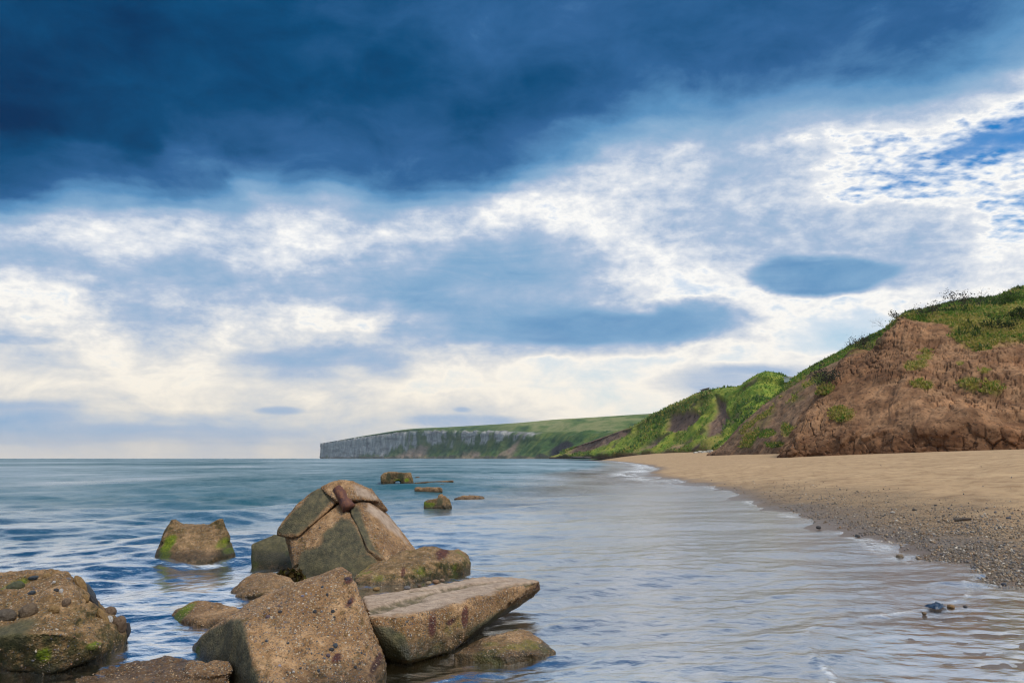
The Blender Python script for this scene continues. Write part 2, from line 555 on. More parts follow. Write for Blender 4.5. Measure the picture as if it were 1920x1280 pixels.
# ------------------------------------------------------------------ shoreline and the sheet of sand
SHORE_PX = [(1110, 861.6), (1145, 864), (1190, 868), (1232, 877), (1212, 888), (1262, 899), (1335, 914), (1400, 935), (1440, 954), (1480, 964),
            (1540, 981), (1600, 997), (1650, 1021), (1700, 1044), (1760, 1064), (1800, 1081), (1812, 1100), (1850, 1108), (1990, 1110), (2300, 1150)]
_s = [G(a, b)[:2] for a, b in SHORE_PX]
_s = [np.array([300., 3000.]), np.array([190., 1400.])] + _s + [np.array([9.5, 0.]), np.array([13., -20.]), np.array([60., -300.]), np.array([900., -4000.])]
SHORE = np.concatenate([np.array(_s[:2]), cat_rows(np.array(_s[2:-3]), 78), np.array(_s[-3:])])


def shore_dist(x, y):
    """Signed distance to the shoreline, positive on the landward side."""
    best = np.full(x.shape, 1e12)
    sign = np.ones(x.shape)
    for a, b in zip(SHORE[:-1], SHORE[1:]):
        e = b - a
        L2 = (e ** 2).sum()
        tt = np.clip(((x - a[0]) * e[0] + (y - a[1]) * e[1]) / L2, 0, 1)
        dx, dy = x - a[0] - tt * e[0], y - a[1] - tt * e[1]
        dd = dx * dx + dy * dy
        cr = e[0] * (y - a[1]) - e[1] * (x - a[0])
        m = dd < best
        best = np.where(m, dd, best)
        sign = np.where(m, np.where(cr > 0, 1.0, -1.0), sign)
    return np.sqrt(best) * sign


def seg_dist(x, y, poly):
    best = np.full(x.shape, 1e9)
    sg = np.zeros(x.shape)
    for a, b in zip(poly[:-1], poly[1:]):
        e = b - a
        tt = np.clip(((x - a[0]) * e[0] + (y - a[1]) * e[1]) / (e ** 2).sum(), 0, 1)
        dx, dy = x - a[0] - tt * e[0], y - a[1] - tt * e[1]
        dd = np.hypot(dx, dy)
        m = dd < best
        best = np.where(m, dd, best)
        sg = np.where(m, np.sign(e[0] * (y - a[1]) - e[1] * (x - a[0])), sg)
    return best, sg


FRONT = np.array([G(a, b)[:2] for a, b in [(1812, 1098), (1804, 1118), (1770, 1134), (1700, 1146), (1620, 1158), (1545, 1172), (1505, 1190), (1515, 1215), (1545, 1245), (1575, 1300), (1620, 1500)]])


def wet_sheet(x, y):
    """How far a place lies behind the last swash front, on the sheet of wet sand (0..1)."""
    cd, cs = seg_dist(x, y, FRONT)
    return np.where((cs > 0) & (np.hypot(x, y) < 11), sstep(0.0, .45, cd) * sstep(11, 9, np.hypot(x, y)), 0.0)


def beach_z(x, y):
    d = shore_dist(x, y)
    p = np.stack([x, y, np.zeros_like(x)], -1).reshape(-1, 3)
    wob = (fbm(p * 0.35, 3, seed=5) * 0.12 + fbm(p * 1.3, 2, seed=6) * 0.06).reshape(x.shape)
    d = d + wob * np.clip(1.2 - np.hypot(x, y) / 90, 0.2, 1)
    lift = 1 + np.clip((y - 100) / 330, 0, 1.1)
    land = 3.6 * (1 - np.exp(-np.maximum(d, 0) / 32)) * lift
    dm = np.maximum(-d, 0)
    sea = -(0.035 * np.minimum(dm, 0.8) + 0.022 * np.minimum(dm, 5) + 0.12 * np.clip(dm - 5, 0, 60) + 0.02 * np.maximum(dm - 65, 0))
    z = np.where(d > 0, land, np.maximum(sea, -9))
    f = wet_sheet(x, y)
    rip = fbm(np.stack([x * .9, y * 2.6, 0 * x], -1).reshape(-1, 3), 3, seed=9).reshape(x.shape)
    z = np.where(f > 0, np.maximum(z, z + f * (-.003 + .007 * rip - z)), z)
    return z, d


def polar(nr, nc, r0, r1, a0, a1, power=1.0):
    inv = np.linspace(1 / r0 ** power, 1 / r1 ** power, nr)
    r = (1 / inv) ** (1 / power)
    az = np.radians(np.linspace(a0, a1, nc))
    R, A = np.meshgrid(r, az, indexing='ij')
    return R, R * np.sin(A), R * np.cos(A)


def build_beach():
    R, x, y = polar(440, 440, 1.3, 6000, -95, 95, 0.55)
    z, d = beach_z(x, y)
    p = np.stack([x, y, 0 * x], -1).reshape(-1, 3)
    near = np.clip(1.25 - R / 110, 0, 1)
    dry = sstep(2.0, 7.0, d)
    foot = fbm(p * np.array([1.1, 1.1, 1]), 3, seed=31).reshape(x.shape)
    prints = cells(p * 1.6, 3)[0].reshape(x.shape)
    z = z + near * dry * (0.09 * foot + 0.16 * np.minimum(prints - 0.35, 0.12))
    gr = fbm(p * 4.0, 3, seed=44).reshape(x.shape)
    z = z + np.clip(1.2 - R / 30, 0, 1) * sstep(0.1, 1.2, d) * 0.018 * gr
    V = np.stack([x, y, z], -1).reshape(-1, 3)
    mn = fbm(p * np.array([0.5, 0.5, 1]), 4, seed=8).reshape(x.shape)
    sh = sstep(0.0, 0.7, d + 0.5 * mn) * sstep(6.0, 2.0, d * (1 + 0.0 * R) + 2.6 * mn) * sstep(60, 18, R)
    wet = 1 - sstep(0.2, 2.4, d + 1.0 * mn + 0.01 * np.minimum(R, 60))
    m, t, bs, out = new_mat('sand')
    ps = pos(t)
    a_sh, a_wet = attr(t, 'shingle'), attr(t, 'wet')
    n1 = t.noise(ps, 0.35, 5, 0.6)
    n2 = t.noise(t.vmath('MULTIPLY', ps, (1.0, 0.7, 1.0)), 1.5, 8, 0.72)
    n3 = t.noise(ps, 60.0, 3, 0.6)
    dryc = t.ramp(n1, [(0.3, (.40, .258, .134)), (0.7, (.53, .357, .195))])
    dryc = t.mix(t.step(n2, 0.42, 0.72), dryc, t.mix(1.0, dryc, (.56, .50, .44, 1), 'MULTIPLY'))
    dryc = t.mix(t.step(n3, 0.5, 0.9), dryc, (.20, .13, .08, 1))
    wetc = t.ramp(n2, [(0.3, (.115, .072, .045)), (0.7, (.165, .105, .066))])
    vc = t.voronoi(ps, 26.0, out='Color')
    vr, vg, vb = t.sep(vc)
    peb = t.ramp(vr, [(0.0, (.055, .05, .048)), (0.3, (.13, .105, .08)), (0.55, (.22, .16, .10)), (0.8, (.18, .16, .14)), (1.0, (.42, .38, .32))], 'CONSTANT')
    vd = t.voronoi(ps, 26.0)
    c = t.mix(a_wet, dryc, wetc)
    pm = t.math('MULTIPLY', a_sh, t.step(vg, 0.85, 0.15))
    c = t.mix(t.math('MULTIPLY', pm, t.step(vd, 0.75, 0.45)), c, peb)
    t.plug(bs.inputs['Base Color'], c)
    a_film = attr(t, 'film')
    t.plug(bs.inputs['Base Color'], t.mix(a_film, c, t.mix(1.0, c, (.62, .60, .64, 1), 'MULTIPLY')))
    t.plug(bs.inputs['Roughness'], t.mixf(a_film, t.mixf(a_wet, 0.95, 0.32), .08))
    t.plug(bs.inputs['Specular IOR Level'], t.mixf(a_film, .5, .8))
    h = t.math('MULTIPLY_ADD', t.math('MULTIPLY', vd, a_sh), -0.8, n2)
    h = t.math('MULTIPLY_ADD', n3, 0.12, h)
    t.plug(bs.inputs['Normal'], bump(t, t.math('MULTIPLY', h, t.mixf(a_film, 1.0, .16)), 0.8, 0.10))
    me = mesh_np('beach', V, grid_faces(*x.shape)[:, ::-1], True, {'wet': wet.ravel(), 'shingle': sh.ravel(), 'film': wet_sheet(x, y).ravel()})
    put('beach', me, m, kind='structure')


build_beach()


# ------------------------------------------------------------------ the sea
def wave_height(x, y, R, dr, da, shallow):
    rng = np.random.default_rng(5)
    h = np.zeros_like(x)
    lost = np.zeros_like(x)
    gust = 0.75 + 0.55 * fbm(np.stack([x, y, 0 * x], -1).reshape(-1, 3) * np.array([0.10, 0.06, 1]), 3, seed=71).reshape(x.shape)
    N = 84
    for k in range(N):
        lam = 0.085 * (9.0 / 0.085) ** ((k + rng.random()) / N)
        th = rng.normal(math.radians(-62), 0.62 if lam < 1.2 else 0.42)       # heading of the crests, seaward to shore
        kx, ky = math.cos(th) * 2 * math.pi / lam, math.sin(th) * 2 * math.pi / lam
        steep = 0.022 if lam < 0.25 else (0.036 if lam < 0.8 else (0.028 if lam < 3.0 else 0.020))
        a = steep * lam / (2 * math.pi)
        kr = np.abs(kx * x + ky * y) / R
        kt = np.abs(kx * y - ky * x) / R
        keep = sstep(7.5, 2.2, kr * dr) * sstep(3.2, 1.6, kt * da)
        calm = shallow if lam > 0.4 else 0.45 + 0.55 * shallow
        ph = rng.random() * 6.283
        s = np.sin(kx * x + ky * y + ph)
        h += a * keep * calm * gust * (s * .6 + 0.75 * (s * s * s))
        lost += (1 - keep) * (steep * calm * gust) ** 2 / 2
    return h, lost


def build_sea():
    rr = np.concatenate([1 / np.linspace(1 / 1.2, 1 / 3.5, 30)[:-1], 1 / np.linspace(1 / 3.5, 1 / 9000, 660)])
    az = np.radians(np.linspace(-58, 58, 540))
    R, A = np.meshgrid(rr, az, indexing='ij')
    x, y = R * np.sin(A), R * np.cos(A)
    z, d = beach_z(x, y)
    depth = np.maximum(-z, 0)
    dr = np.abs(np.gradient(rr))[:, None] * np.ones_like(x)
    da = R * (az[1] - az[0])
    shallow = 0.50 + 0.50 * sstep(0.06, 0.9, depth + np.clip(R - 15, 0, 40) * 0.01)
    fr0 = np.array([G(a, b)[:2] for a, b in [(1812, 1098), (1700, 1148), (1545, 1172), (1505, 1190), (1545, 1245), (1600, 1400)]])
    cd, cs = seg_dist(x, y, fr0)
    shallow = shallow * np.where(cs > 0, 1 - .90 * sstep(0, .6, cd) * sstep(14, 9, R), 1.0)
    h, lost = wave_height(x, y, R, dr, da, shallow)
    # low fronts of the last swash running over the thin film of water
    fr = np.array([G(a, b)[:2] for a, b in [(1812, 1098), (1806, 1118), (1770, 1136), (1700, 1148), (1620, 1160), (1545, 1172), (1505, 1190), (1515, 1215), (1545, 1245), (1570, 1290), (1580, 1340)]])
    p0 = np.stack([x, y, 0 * x], -1).reshape(-1, 3)
    gnz = fbm(p0 * 1.7, 3, seed=77).reshape(x.shape)
    fd, fs = seg_dist(x + .10 * gnz, y + .12 * fbm(p0 * 2.3, 3, seed=78).reshape(x.shape), fr)
    h += 0.016 * np.exp(-(fd / 0.04) ** 2) * sstep(14, 9, R) * (.5 + .5 * gnz)
    h += np.where(fs < 0, 0.004, 0.0) * np.exp(-fd / 0.3) * sstep(14, 9, R)
    fr2 = np.array([G(a, b)[:2] for a, b in [(1238, 1020), (1300, 1048), (1390, 1068), (1500, 1085), (1640, 1090)]])
    fd2, _ = seg_dist(x, y, fr2)
    h += 0.010 * np.exp(-(fd2 / 0.15) ** 2) * (.5 + gnz)
    # small breakers far along the shore
    sd = shore_dist(x, y)
    far = sstep(30, 70, y) * sstep(420, 300, y)
    h += far * 0.10 * np.exp(-((sd + 3.0 + 1.2 * np.sin(y * 0.05)) / 0.8) ** 2)
    film = np.where(cs > 0, sstep(0, .6, cd) * sstep(14, 9, R), 0.0)
    foam = np.zeros_like(x)
    p = np.stack([x, y, 0 * x], -1).reshape(-1, 3)
    fn = fbm(p * 2.4, 4, gain=.6, seed=91).reshape(x.shape)
    fnl = fbm(p * 0.22, 3, seed=93).reshape(x.shape)
    foam += 0.6 * sstep(0.40, 0.0, np.abs(sd + 0.18)) * sstep(-0.35, 0.35, fn + 0.5 * fnl) * sstep(9, 14, y)
    foam += 1.0 * far * sstep(2.4, 0.4, np.abs(sd + 2.0)) * sstep(-0.6, 0.2, fn + fnl)
    foam += 0.5 * sstep(0.045, 0.01, fd) * sstep(-.1, 0.4, fn) * sstep(14, 9, R)
    foam = np.clip(foam, 0, 1)
    V = np.stack([x, y, h], -1).reshape(-1, 3)
    Fc = grid_faces(*x.shape)[:, ::-1]
    zz = z.ravel()
    keep = (zz[Fc] < 0.25).any(1)
    Fc = Fc[keep]
    used = np.unique(Fc)
    remap = np.full(len(V), -1)
    remap[used] = np.arange(len(used))
    Fc = remap[Fc]
    rough = np.sqrt(np.sqrt(1.1 * lost + 0.0002)) + .12 * sstep(250, 2500, R)
    m = bpy.data.materials.new('sea_water')
    m.use_nodes = True
    t = NT(m.node_tree)
    m.node_tree.nodes.clear()
    out = t.add('ShaderNodeOutputMaterial')
    ps = pos(t)
    dep = attr(t, 'depth')
    rg = attr(t, 'rough')
    fo = attr(t, 'foam')
    b1 = t.noise(t.vmath('MULTIPLY', ps, (1.0, 1.3, 1.0)), 7.0, 5, 0.62, dist=0.3)
    fm = attr(t, 'film')
    nrm = bump(t, t.math('MULTIPLY', b1, t.mixf(fm, 1.0, .35)), 0.32, 0.03)
    b2 = t.noise(t.vmath('MULTIPLY', ps, (0.6, 1.0, 1.0)), 0.8, 5, 0.6)
    nrm = bump(t, b2, 0.30, 0.12, nrm)
    gl = t.add('ShaderNodeBsdfGlossy')
    gl.inputs['Color'].default_value = (1, 1, 1, 1)
    t.plug(gl.inputs['Roughness'], rg)
    t.plug(gl.inputs['Normal'], nrm)
    df = t.add('ShaderNodeBsdfDiffuse')
    pn = t.noise(ps, 0.05, 3, 0.5)
    deep = t.mix(t.step(t.noise(t.vmath('MULTIPLY', ps, (1.0, 0.55, 1.0)), .012, 12, .78), .40, .62), (.008, .082, .108, 1), (.018, .132, .150, 1))
    shal = t.mix(t.step(dep, 0.40, 1.0), (.155, .112, .034, 1), deep)
    t.plug(df.inputs['Color'], shal)
    tr = t.add('ShaderNodeBsdfTransparent')
    t.plug(tr.inputs['Color'], t.mix(t.step(dep, 0.0, 0.8), (.97, .96, .93, 1), (.72, .64, .36, 1)))
    body = t.add('ShaderNodeMixShader')
    t.plug(body.inputs[0], t.step(dep, 0.06, 1.1, 0.0, 1.0, 'LINEAR'))
    t.l.new(tr.outputs[0], body.inputs[1])
    t.l.new(df.outputs[0], body.inputs[2])
    gn = t.noise(t.vmath('MULTIPLY', ps, (1.0, 0.55, 1.0)), .012, 12, .78)
    gust = t.mixf(t.step(rg, .16, .34), 1.0, t.step(gn, .40, .60, .25, 2.1, 'LINEAR'))
    fres = t.add('ShaderNodeFresnel')
    fres.inputs['IOR'].default_value = 1.333
    t.plug(fres.inputs['Normal'], nrm)
    mx = t.add('ShaderNodeMixShader')
    t.plug(mx.inputs[0], t.math('MULTIPLY', t.math('MULTIPLY', fres.outputs[0], t.math('MULTIPLY', t.math('MULTIPLY', t.step(dep, 0.0, 0.6, 0.58, 1.0), t.mixf(fm, 1.0, 1.15)), gust)), t.math('MULTIPLY', t.step(rg, 0.13, 0.34, 1.0, 0.36, 'LINEAR'), t.step(rg, .44, .56, 1.0, .45))))
    t.l.new(body.outputs[0], mx.inputs[1])
    t.l.new(gl.outputs[0], mx.inputs[2])
    fd_ = t.add('ShaderNodeBsdfDiffuse')
    fd_.inputs['Color'].default_value = (.78, .80, .82, 1)
    fmix = t.add('ShaderNodeMixShader')
    fnz = t.noise(ps, 9.0, 4, 0.65)
    t.plug(fmix.inputs[0], t.math('MULTIPLY', fo, t.step(fnz, 0.40, 0.60)))
    t.l.new(mx.outputs[0], fmix.inputs[1])
    t.l.new(fd_.outputs[0], fmix.inputs[2])
    t.l.new(fmix.outputs[0], out.inputs[0])
    me = mesh_np('sea', V[used], Fc, True, {'depth': depth.ravel()[used], 'rough': rough.ravel()[used], 'foam': foam.ravel()[used], 'film': film.ravel()[used]})
    put('sea', me, m, kind='structure')


build_sea()

# ------------------------------------------------------------------ cliffs and hills
def loft(stations, ns, nt):
    C = np.array([[P(*c) for c in st] for st in stations])
    C = cat_rows(C, ns)
    C = cat_rows(C.transpose(1, 0, 2), nt).transpose(1, 0, 2)
    return C                                                   # (ns, nt, 3)


def grid_normals(C):
    du = np.gradient(C, axis=0)
    dv = np.gradient(C, axis=1)
    n = np.cross(du, dv)
    n /= np.maximum(np.linalg.norm(n, axis=-1, keepdims=True), 1e-9)
    view = np.array([0, 0, CAM_H]) - C
    s = np.sign((n * view).sum(-1))
    return n * np.where(s == 0, 1, s)[..., None] if False else n


def terrain_mat(name, soil, soil2, grass, grass2, nscale, bumpd, dark=(.040, .024, .016), vein=1.0):
    m, t, bs, out = new_mat(name)
    ps = pos(t)
    g, r, k = attr(t, 'grass'), attr(t, 'tone'), attr(t, 'damp')
    n1 = t.noise(ps, nscale, 6, 0.62)
    n2 = t.noise(ps, nscale * 5.3, 5, 0.65)
    n3 = t.noise(t.vmath('MULTIPLY', ps, (1, 1, 0.75)), nscale * 1.6, 5, 0.6, dist=0.5)
    s = t.mix(t.step(n1, 0.35, 0.68), soil, soil2)
    s = t.mix(t.math('MULTIPLY', t.step(n3, 0.52, 0.72), 0.6 * vein), s, t.mix(1.0, s, (1.35, 1.25, 1.12, 1), 'MULTIPLY'))
    s = t.mix(t.math('MULTIPLY', t.step(n2, 0.50, 0.66), 0.7), s, (*dark, 1))
    n4 = t.noise(t.vmath('MULTIPLY', ps, (1, 1, .4)), nscale * .5, 6, .68, dist=.6)
    s = t.mix(t.math('MULTIPLY', t.step(n4, .5, .68), .7), s, t.mix(1.0, s, (1.65, 1.55, 1.45, 1), 'MULTIPLY'))
    s = t.mix(k, s, t.mix(1.0, s, (.52, .46, .43, 1), 'MULTIPLY'))
    gn = t.noise(ps, nscale * 2.7, 5, 0.65)
    gc = t.mix(t.step(gn, 0.36, 0.62), grass, grass2)
    gc = t.mix(r, gc, (.25, .205, .055, 1))
    gc = t.mix(t.math('MULTIPLY', t.step(n2, 0.54, 0.70), 0.35), gc, (.022, .034, .012, 1))
    pv = t.voronoi(ps, nscale * 6.5)
    pr, pg, pb = t.sep(t.voronoi(ps, nscale * 6.5, out='Color'))
    s = t.mix(t.math('MULTIPLY', t.step(pv, .13, .07), t.step(pr, .80, .82)), s, (.40, .34, .27, 1))
    c = t.mix(g, s, gc)
    t.plug(bs.inputs['Base Color'], c)
    bs.inputs['Roughness'].default_value = 0.95
    bs.inputs['Specular IOR Level'].default_value = 0.15
    h = t.math('MULTIPLY_ADD', n2, 0.5, n3)
    t.plug(bs.inputs['Normal'], bump(t, h, 0.55, bumpd))
    return m


def finish(name, C, mat, extra, label=None):
    ns, nt = C.shape[:2]
    me = mesh_np(name, C.reshape(-1, 3), grid_faces(ns, nt)[:, ::-1], True, extra)
    return put(name, me, mat, kind='structure')


GROUND = {}


def near_cliff():
    st = [
     [(1456, 866, 113), (1459, 857, 113), (1466, 848, 114), (1478, 834, 115), (1488, 803, 118), (1500, 777, 122), (1515, 765, 136), (1540, 770, 170)],
     [(1475, 866, 108), (1476, 858, 108), (1486, 830, 109), (1504, 790, 113), (1524, 757, 118), (1542, 735, 124), (1560, 716, 140), (1580, 722, 180)],
     [(1520, 866, 106), (1521, 857, 106), (1530, 815, 107.5), (1545, 775, 112), (1560, 728, 119), (1578, 684, 127), (1598, 664, 142), (1610, 664, 180)],
     [(1580, 866, 103), (1580, 858, 103), (1585, 812, 104.5), (1595, 762, 110), (1612, 710, 118), (1632, 672, 124), (1645, 659, 142), (1650, 655, 180)],
     [(1640, 866, 100), (1640, 856, 100), (1642, 808, 101.5), (1650, 745, 109), (1662, 680, 118), (1680, 622, 127), (1694, 600, 138), (1694, 595, 180)],
     [(1700, 866, 97), (1700, 851, 97), (1702, 800, 98.5), (1705, 735, 106), (1712, 668, 116), (1728, 610, 126), (1738, 586, 142), (1740, 583, 190)],
     [(1760, 862, 95), (1760, 848, 95), (1762, 795, 96.5), (1768, 730, 104), (1776, 660, 115), (1792, 600, 126), (1800, 573, 146), (1802, 568, 195)],
     [(1840, 858, 92), (1840, 844, 92), (1842, 788, 93.5), (1846, 715, 102), (1850, 648, 113), (1856, 600, 124), (1865, 566, 146), (1866, 560, 195)],
     [(1920, 855, 90), (1920, 841, 90), (1922, 785, 91.5), (1924, 710, 100), (1926, 640, 112), (1928, 590, 124), (1930, 545, 150), (1932, 536, 195)],
     [(2060, 850, 87), (2060, 836, 87), (2062, 770, 88.5), (2064, 695, 97), (2066, 625, 109), (2068, 570, 121), (2070, 525, 148), (2072, 515, 195)],
     [(2400, 842, 80), (2400, 826, 80), (2402, 755, 81.5), (2404, 680, 90), (2406, 605, 102), (2408, 550, 114), (2410, 505, 140), (2412, 495, 190)],
     [(3000, 842, 72), (3000, 826, 72), (3002, 755, 73.5), (3004, 680, 82), (3006, 605, 94), (3008, 550, 106), (3010, 505, 132), (3012, 495, 180)],
    ]
    ns, nt = 560, 260
    C = loft(st, ns, nt)
    N = grid_normals(C)
    fl = C.reshape(-1, 3)
    pp = project(fl)
    v = np.linspace(0, 1, nt)[None, :].repeat(ns, 0).ravel()
    up = sstep(0.03, 0.12, v)
    edge = sstep(0, 0.02, np.linspace(0, 1, ns))[:, None].repeat(nt, 1).ravel()
    # buttresses and gullies run down the face, slumps and cracks across it
    slow = fbm(fl * np.array([.055, .055, .03]), 4, seed=3)
    gul = .6 * fbm(fl * np.array([.10, .10, .03]), 1, seed=13, ridge=True) + .8 * fbm(fl * np.array([.22, .22, .07]), 4, gain=.5, seed=14)
    lump = fbm(fl * .42, 5, gain=.55, seed=23)
    c1, c2, cid = cells(fl * np.array([.55, .55, .42]) + 0.5 * lump[:, None], 7)
    crack = sstep(0.10, 0.0, c2 - c1)
    toe = sstep(.12, .17, v) * sstep(.34, .24, v)
    si = np.arange(ns)[:, None].repeat(nt, 1).ravel() * .27
    rw = fbm(fl * .12, 3, seed=33)
    rp = np.stack([(si - .8 * fl[:, 2] + 6.0 * rw) * .42, fl[:, 2] * .13, 0 * si], 1)
    rill = fbm(rp, 4, gain=.55, seed=37)
    ledge = fbm(np.stack([si * .05, fl[:, 2] * .55 + rw * 2.0, 0 * si], 1), 3, seed=39)
    d = .24 * rill * sstep(.2, .4, v) + .40 * ledge + 2.2 * slow + 0.75 * gul + 0.42 * lump - 0.5 * crack * sstep(-.2, .3, fbm(fl * .07, 2, seed=61)) + 0.35 * toe * cid
    gmask = np.zeros(len(fl))
    n = fbm(fl * .16, 4, gain=.6, seed=41)
    top = [(1400, 540), (1500, 684), (1560, 680), (1600, 657), (1650, 650), (1690, 603), (1720, 603), (1778, 612), (1795, 640), (1840, 650), (1880, 636), (2500, 640), (2600, 400), (1400, 400)]
    gmask = poly_mask(pp, top, 9, n)
    for (x0, y0, rx, ry) in [(1733, 668, 15, 7), (1720, 688, 17, 8), (1727, 722, 22, 8), (1706, 692, 10, 6), (1815, 715, 18, 7), (1862, 722, 17, 9), (1801, 686, 8, 4),
                             (1580, 775, 20, 12), (1545, 730, 14, 9), (1848, 697, 9, 5), (1738, 655, 8, 5), (1480, 800, 10, 12)]:
        e = ((pp[:, 0] - x0) / rx) ** 2 + ((pp[:, 1] - y0) / ry) ** 2
        gmask = np.maximum(gmask, 0.85 * sstep(1.5, 0.2, e + 0.9 * n))
    face = gmask * (1 - poly_mask(pp, top, 9, n))
    d = d * (1 - 0.55 * gmask) + gmask * (0.35 * fbm(fl * .9, 4, gain=.6, seed=47) + 0.15)
    TOPM = poly_mask(pp, top, 9, n)
    C = (fl + N.reshape(-1, 3) * (d * up * edge * np.where(v > .86, .55, 1.0))[:, None] * NSIGN).reshape(C.shape)
    tone = sstep(-.15, .45, fbm(fl * .11, 4, gain=.6, seed=51))
    for (x0, y0, rx, ry) in [(1830, 610, 45, 26), (1720, 690, 40, 20), (1590, 775, 30, 20), (1725, 720, 30, 12)]:
        e = ((pp[:, 0] - x0) / rx) ** 2 + ((pp[:, 1] - y0) / ry) ** 2
        tone = np.maximum(tone, 0.9 * sstep(1.4, 0.2, e + .8 * n))
    tone = np.maximum(tone, .9 * sstep(.1, .5, face))
    damp = sstep(.36, .16, v + .08 * n) * 0.9
    damp = np.maximum(damp, 0.5 * sstep(.15, .5, fbm(fl * .05, 3, seed=81)))
    mat = terrain_mat('clay', (.165, .085, .045, 1), (.315, .178, .096, 1), (.085, .14, .024, 1), (.15, .175, .034, 1), 0.35, 0.35)
    finish('cliff', C, mat, {'grass': gmask, 'tone': tone, 'damp': damp})
    GROUND['cliff'] = (C.reshape(-1, 3), gmask, tone, pp, TOPM)


NSIGN = 1.0


def second_cliff():
    st = [
     [(1322, 862, 216), (1328, 852, 216), (1334, 850, 217), (1340, 848.5, 218), (1347, 846, 221), (1360, 843, 250), (1370, 848, 300)],
     [(1362, 862, 200), (1366, 852, 200), (1372, 842, 202), (1380, 826, 206), (1388, 806, 213), (1400, 794, 240), (1410, 798, 300)],
     [(1400, 862, 185), (1402, 853, 185), (1408, 835, 188), (1420, 803, 196), (1432, 770, 208), (1446, 752, 235), (1456, 752, 300)],
     [(1440, 862, 170), (1442, 853, 170), (1450, 822, 174), (1466, 780, 186), (1480, 735, 201), (1496, 705, 230), (1510, 702, 300)],
     [(1500, 862, 158), (1500, 854, 158), (1508, 800, 164), (1522, 745, 178), (1538, 698, 196), (1556, 672, 225), (1566, 668, 300)],
     [(1560, 862, 150), (1560, 854, 150), (1570, 790, 158), (1585, 725, 172), (1596, 672, 190), (1612, 643, 220), (1624, 638, 300)],
     [(1650, 862, 145), (1650, 854, 145), (1660, 780, 152), (1670, 695, 168), (1680, 634, 186), (1695, 606, 216), (1704, 602, 300)],
     [(1760, 862, 145), (1760, 850, 145), (1762, 770, 152), (1768, 685, 168), (1776, 625, 186), (1790, 602, 220), (1800, 600, 300)],
    ]
    ns, nt = 260, 150
    C = loft(st, ns, nt)
    N = grid_normals(C)
    fl = C.reshape(-1, 3)
    pp = project(fl)
    v = np.linspace(0, 1, nt)[None, :].repeat(ns, 0).ravel()
    up = sstep(0.03, 0.14, v)
    n = fbm(fl * .1, 4, gain=.6, seed=141)
    gul = fbm(fl * np.array([.14, .14, .05]), 5, gain=.55, seed=113, ridge=True)
    lump = fbm(fl * .3, 5, gain=.55, seed=123)
    top = [(1340, 843), (1375, 808), (1400, 783), (1440, 757), (1490, 722), (1512, 706), (1560, 684), (1620, 662), (1700, 650), (1800, 560), (1300, 560)]
    g = poly_mask(pp, top, 7, n)
    band = [(1385, 835), (1400, 800), (1435, 765), (1500, 705), (1530, 690), (1540, 705), (1500, 745), (1450, 775), (1415, 815), (1405, 840)]
    gy = 0.8 * poly_mask(pp, band, 9, n)
    for (x0, y0, rx, ry) in [(1478, 808, 12, 14), (1440, 815, 20, 8), (1545, 712, 16, 12), (1455, 835, 20, 6)]:
        e = ((pp[:, 0] - x0) / rx) ** 2 + ((pp[:, 1] - y0) / ry) ** 2
        g = np.maximum(g, sstep(1.5, 0.2, e + 0.9 * n))
    g2 = np.maximum(g, gy * sstep(-.15, .3, n))
    d = 0.9 * gul + 0.6 * lump
    d = d * (1 - .5 * g2) + g2 * .5 * fbm(fl * .7, 4, gain=.6, seed=147)
    C = (fl + N.reshape(-1, 3) * (d * up * np.where(v > .8, .5, 1.0))[:, None] * NSIGN).reshape(C.shape)
    tone = np.maximum(gy * (1 - g), sstep(0, .5, fbm(fl * .08, 4, gain=.6, seed=151)) * .7)
    damp = 0.55 * sstep(.30, .16, v + .05 * n)
    mat = terrain_mat('clay_slope', (.17, .098, .058, 1), (.27, .165, .098, 1), (.085, .14, .026, 1), (.15, .17, .035, 1), 0.25, 0.4)
    finish('cliff', C, mat, {'grass': g2, 'tone': tone, 'damp': damp})
    GROUND['slope'] = (C.reshape(-1, 3), g2, tone, pp, g)


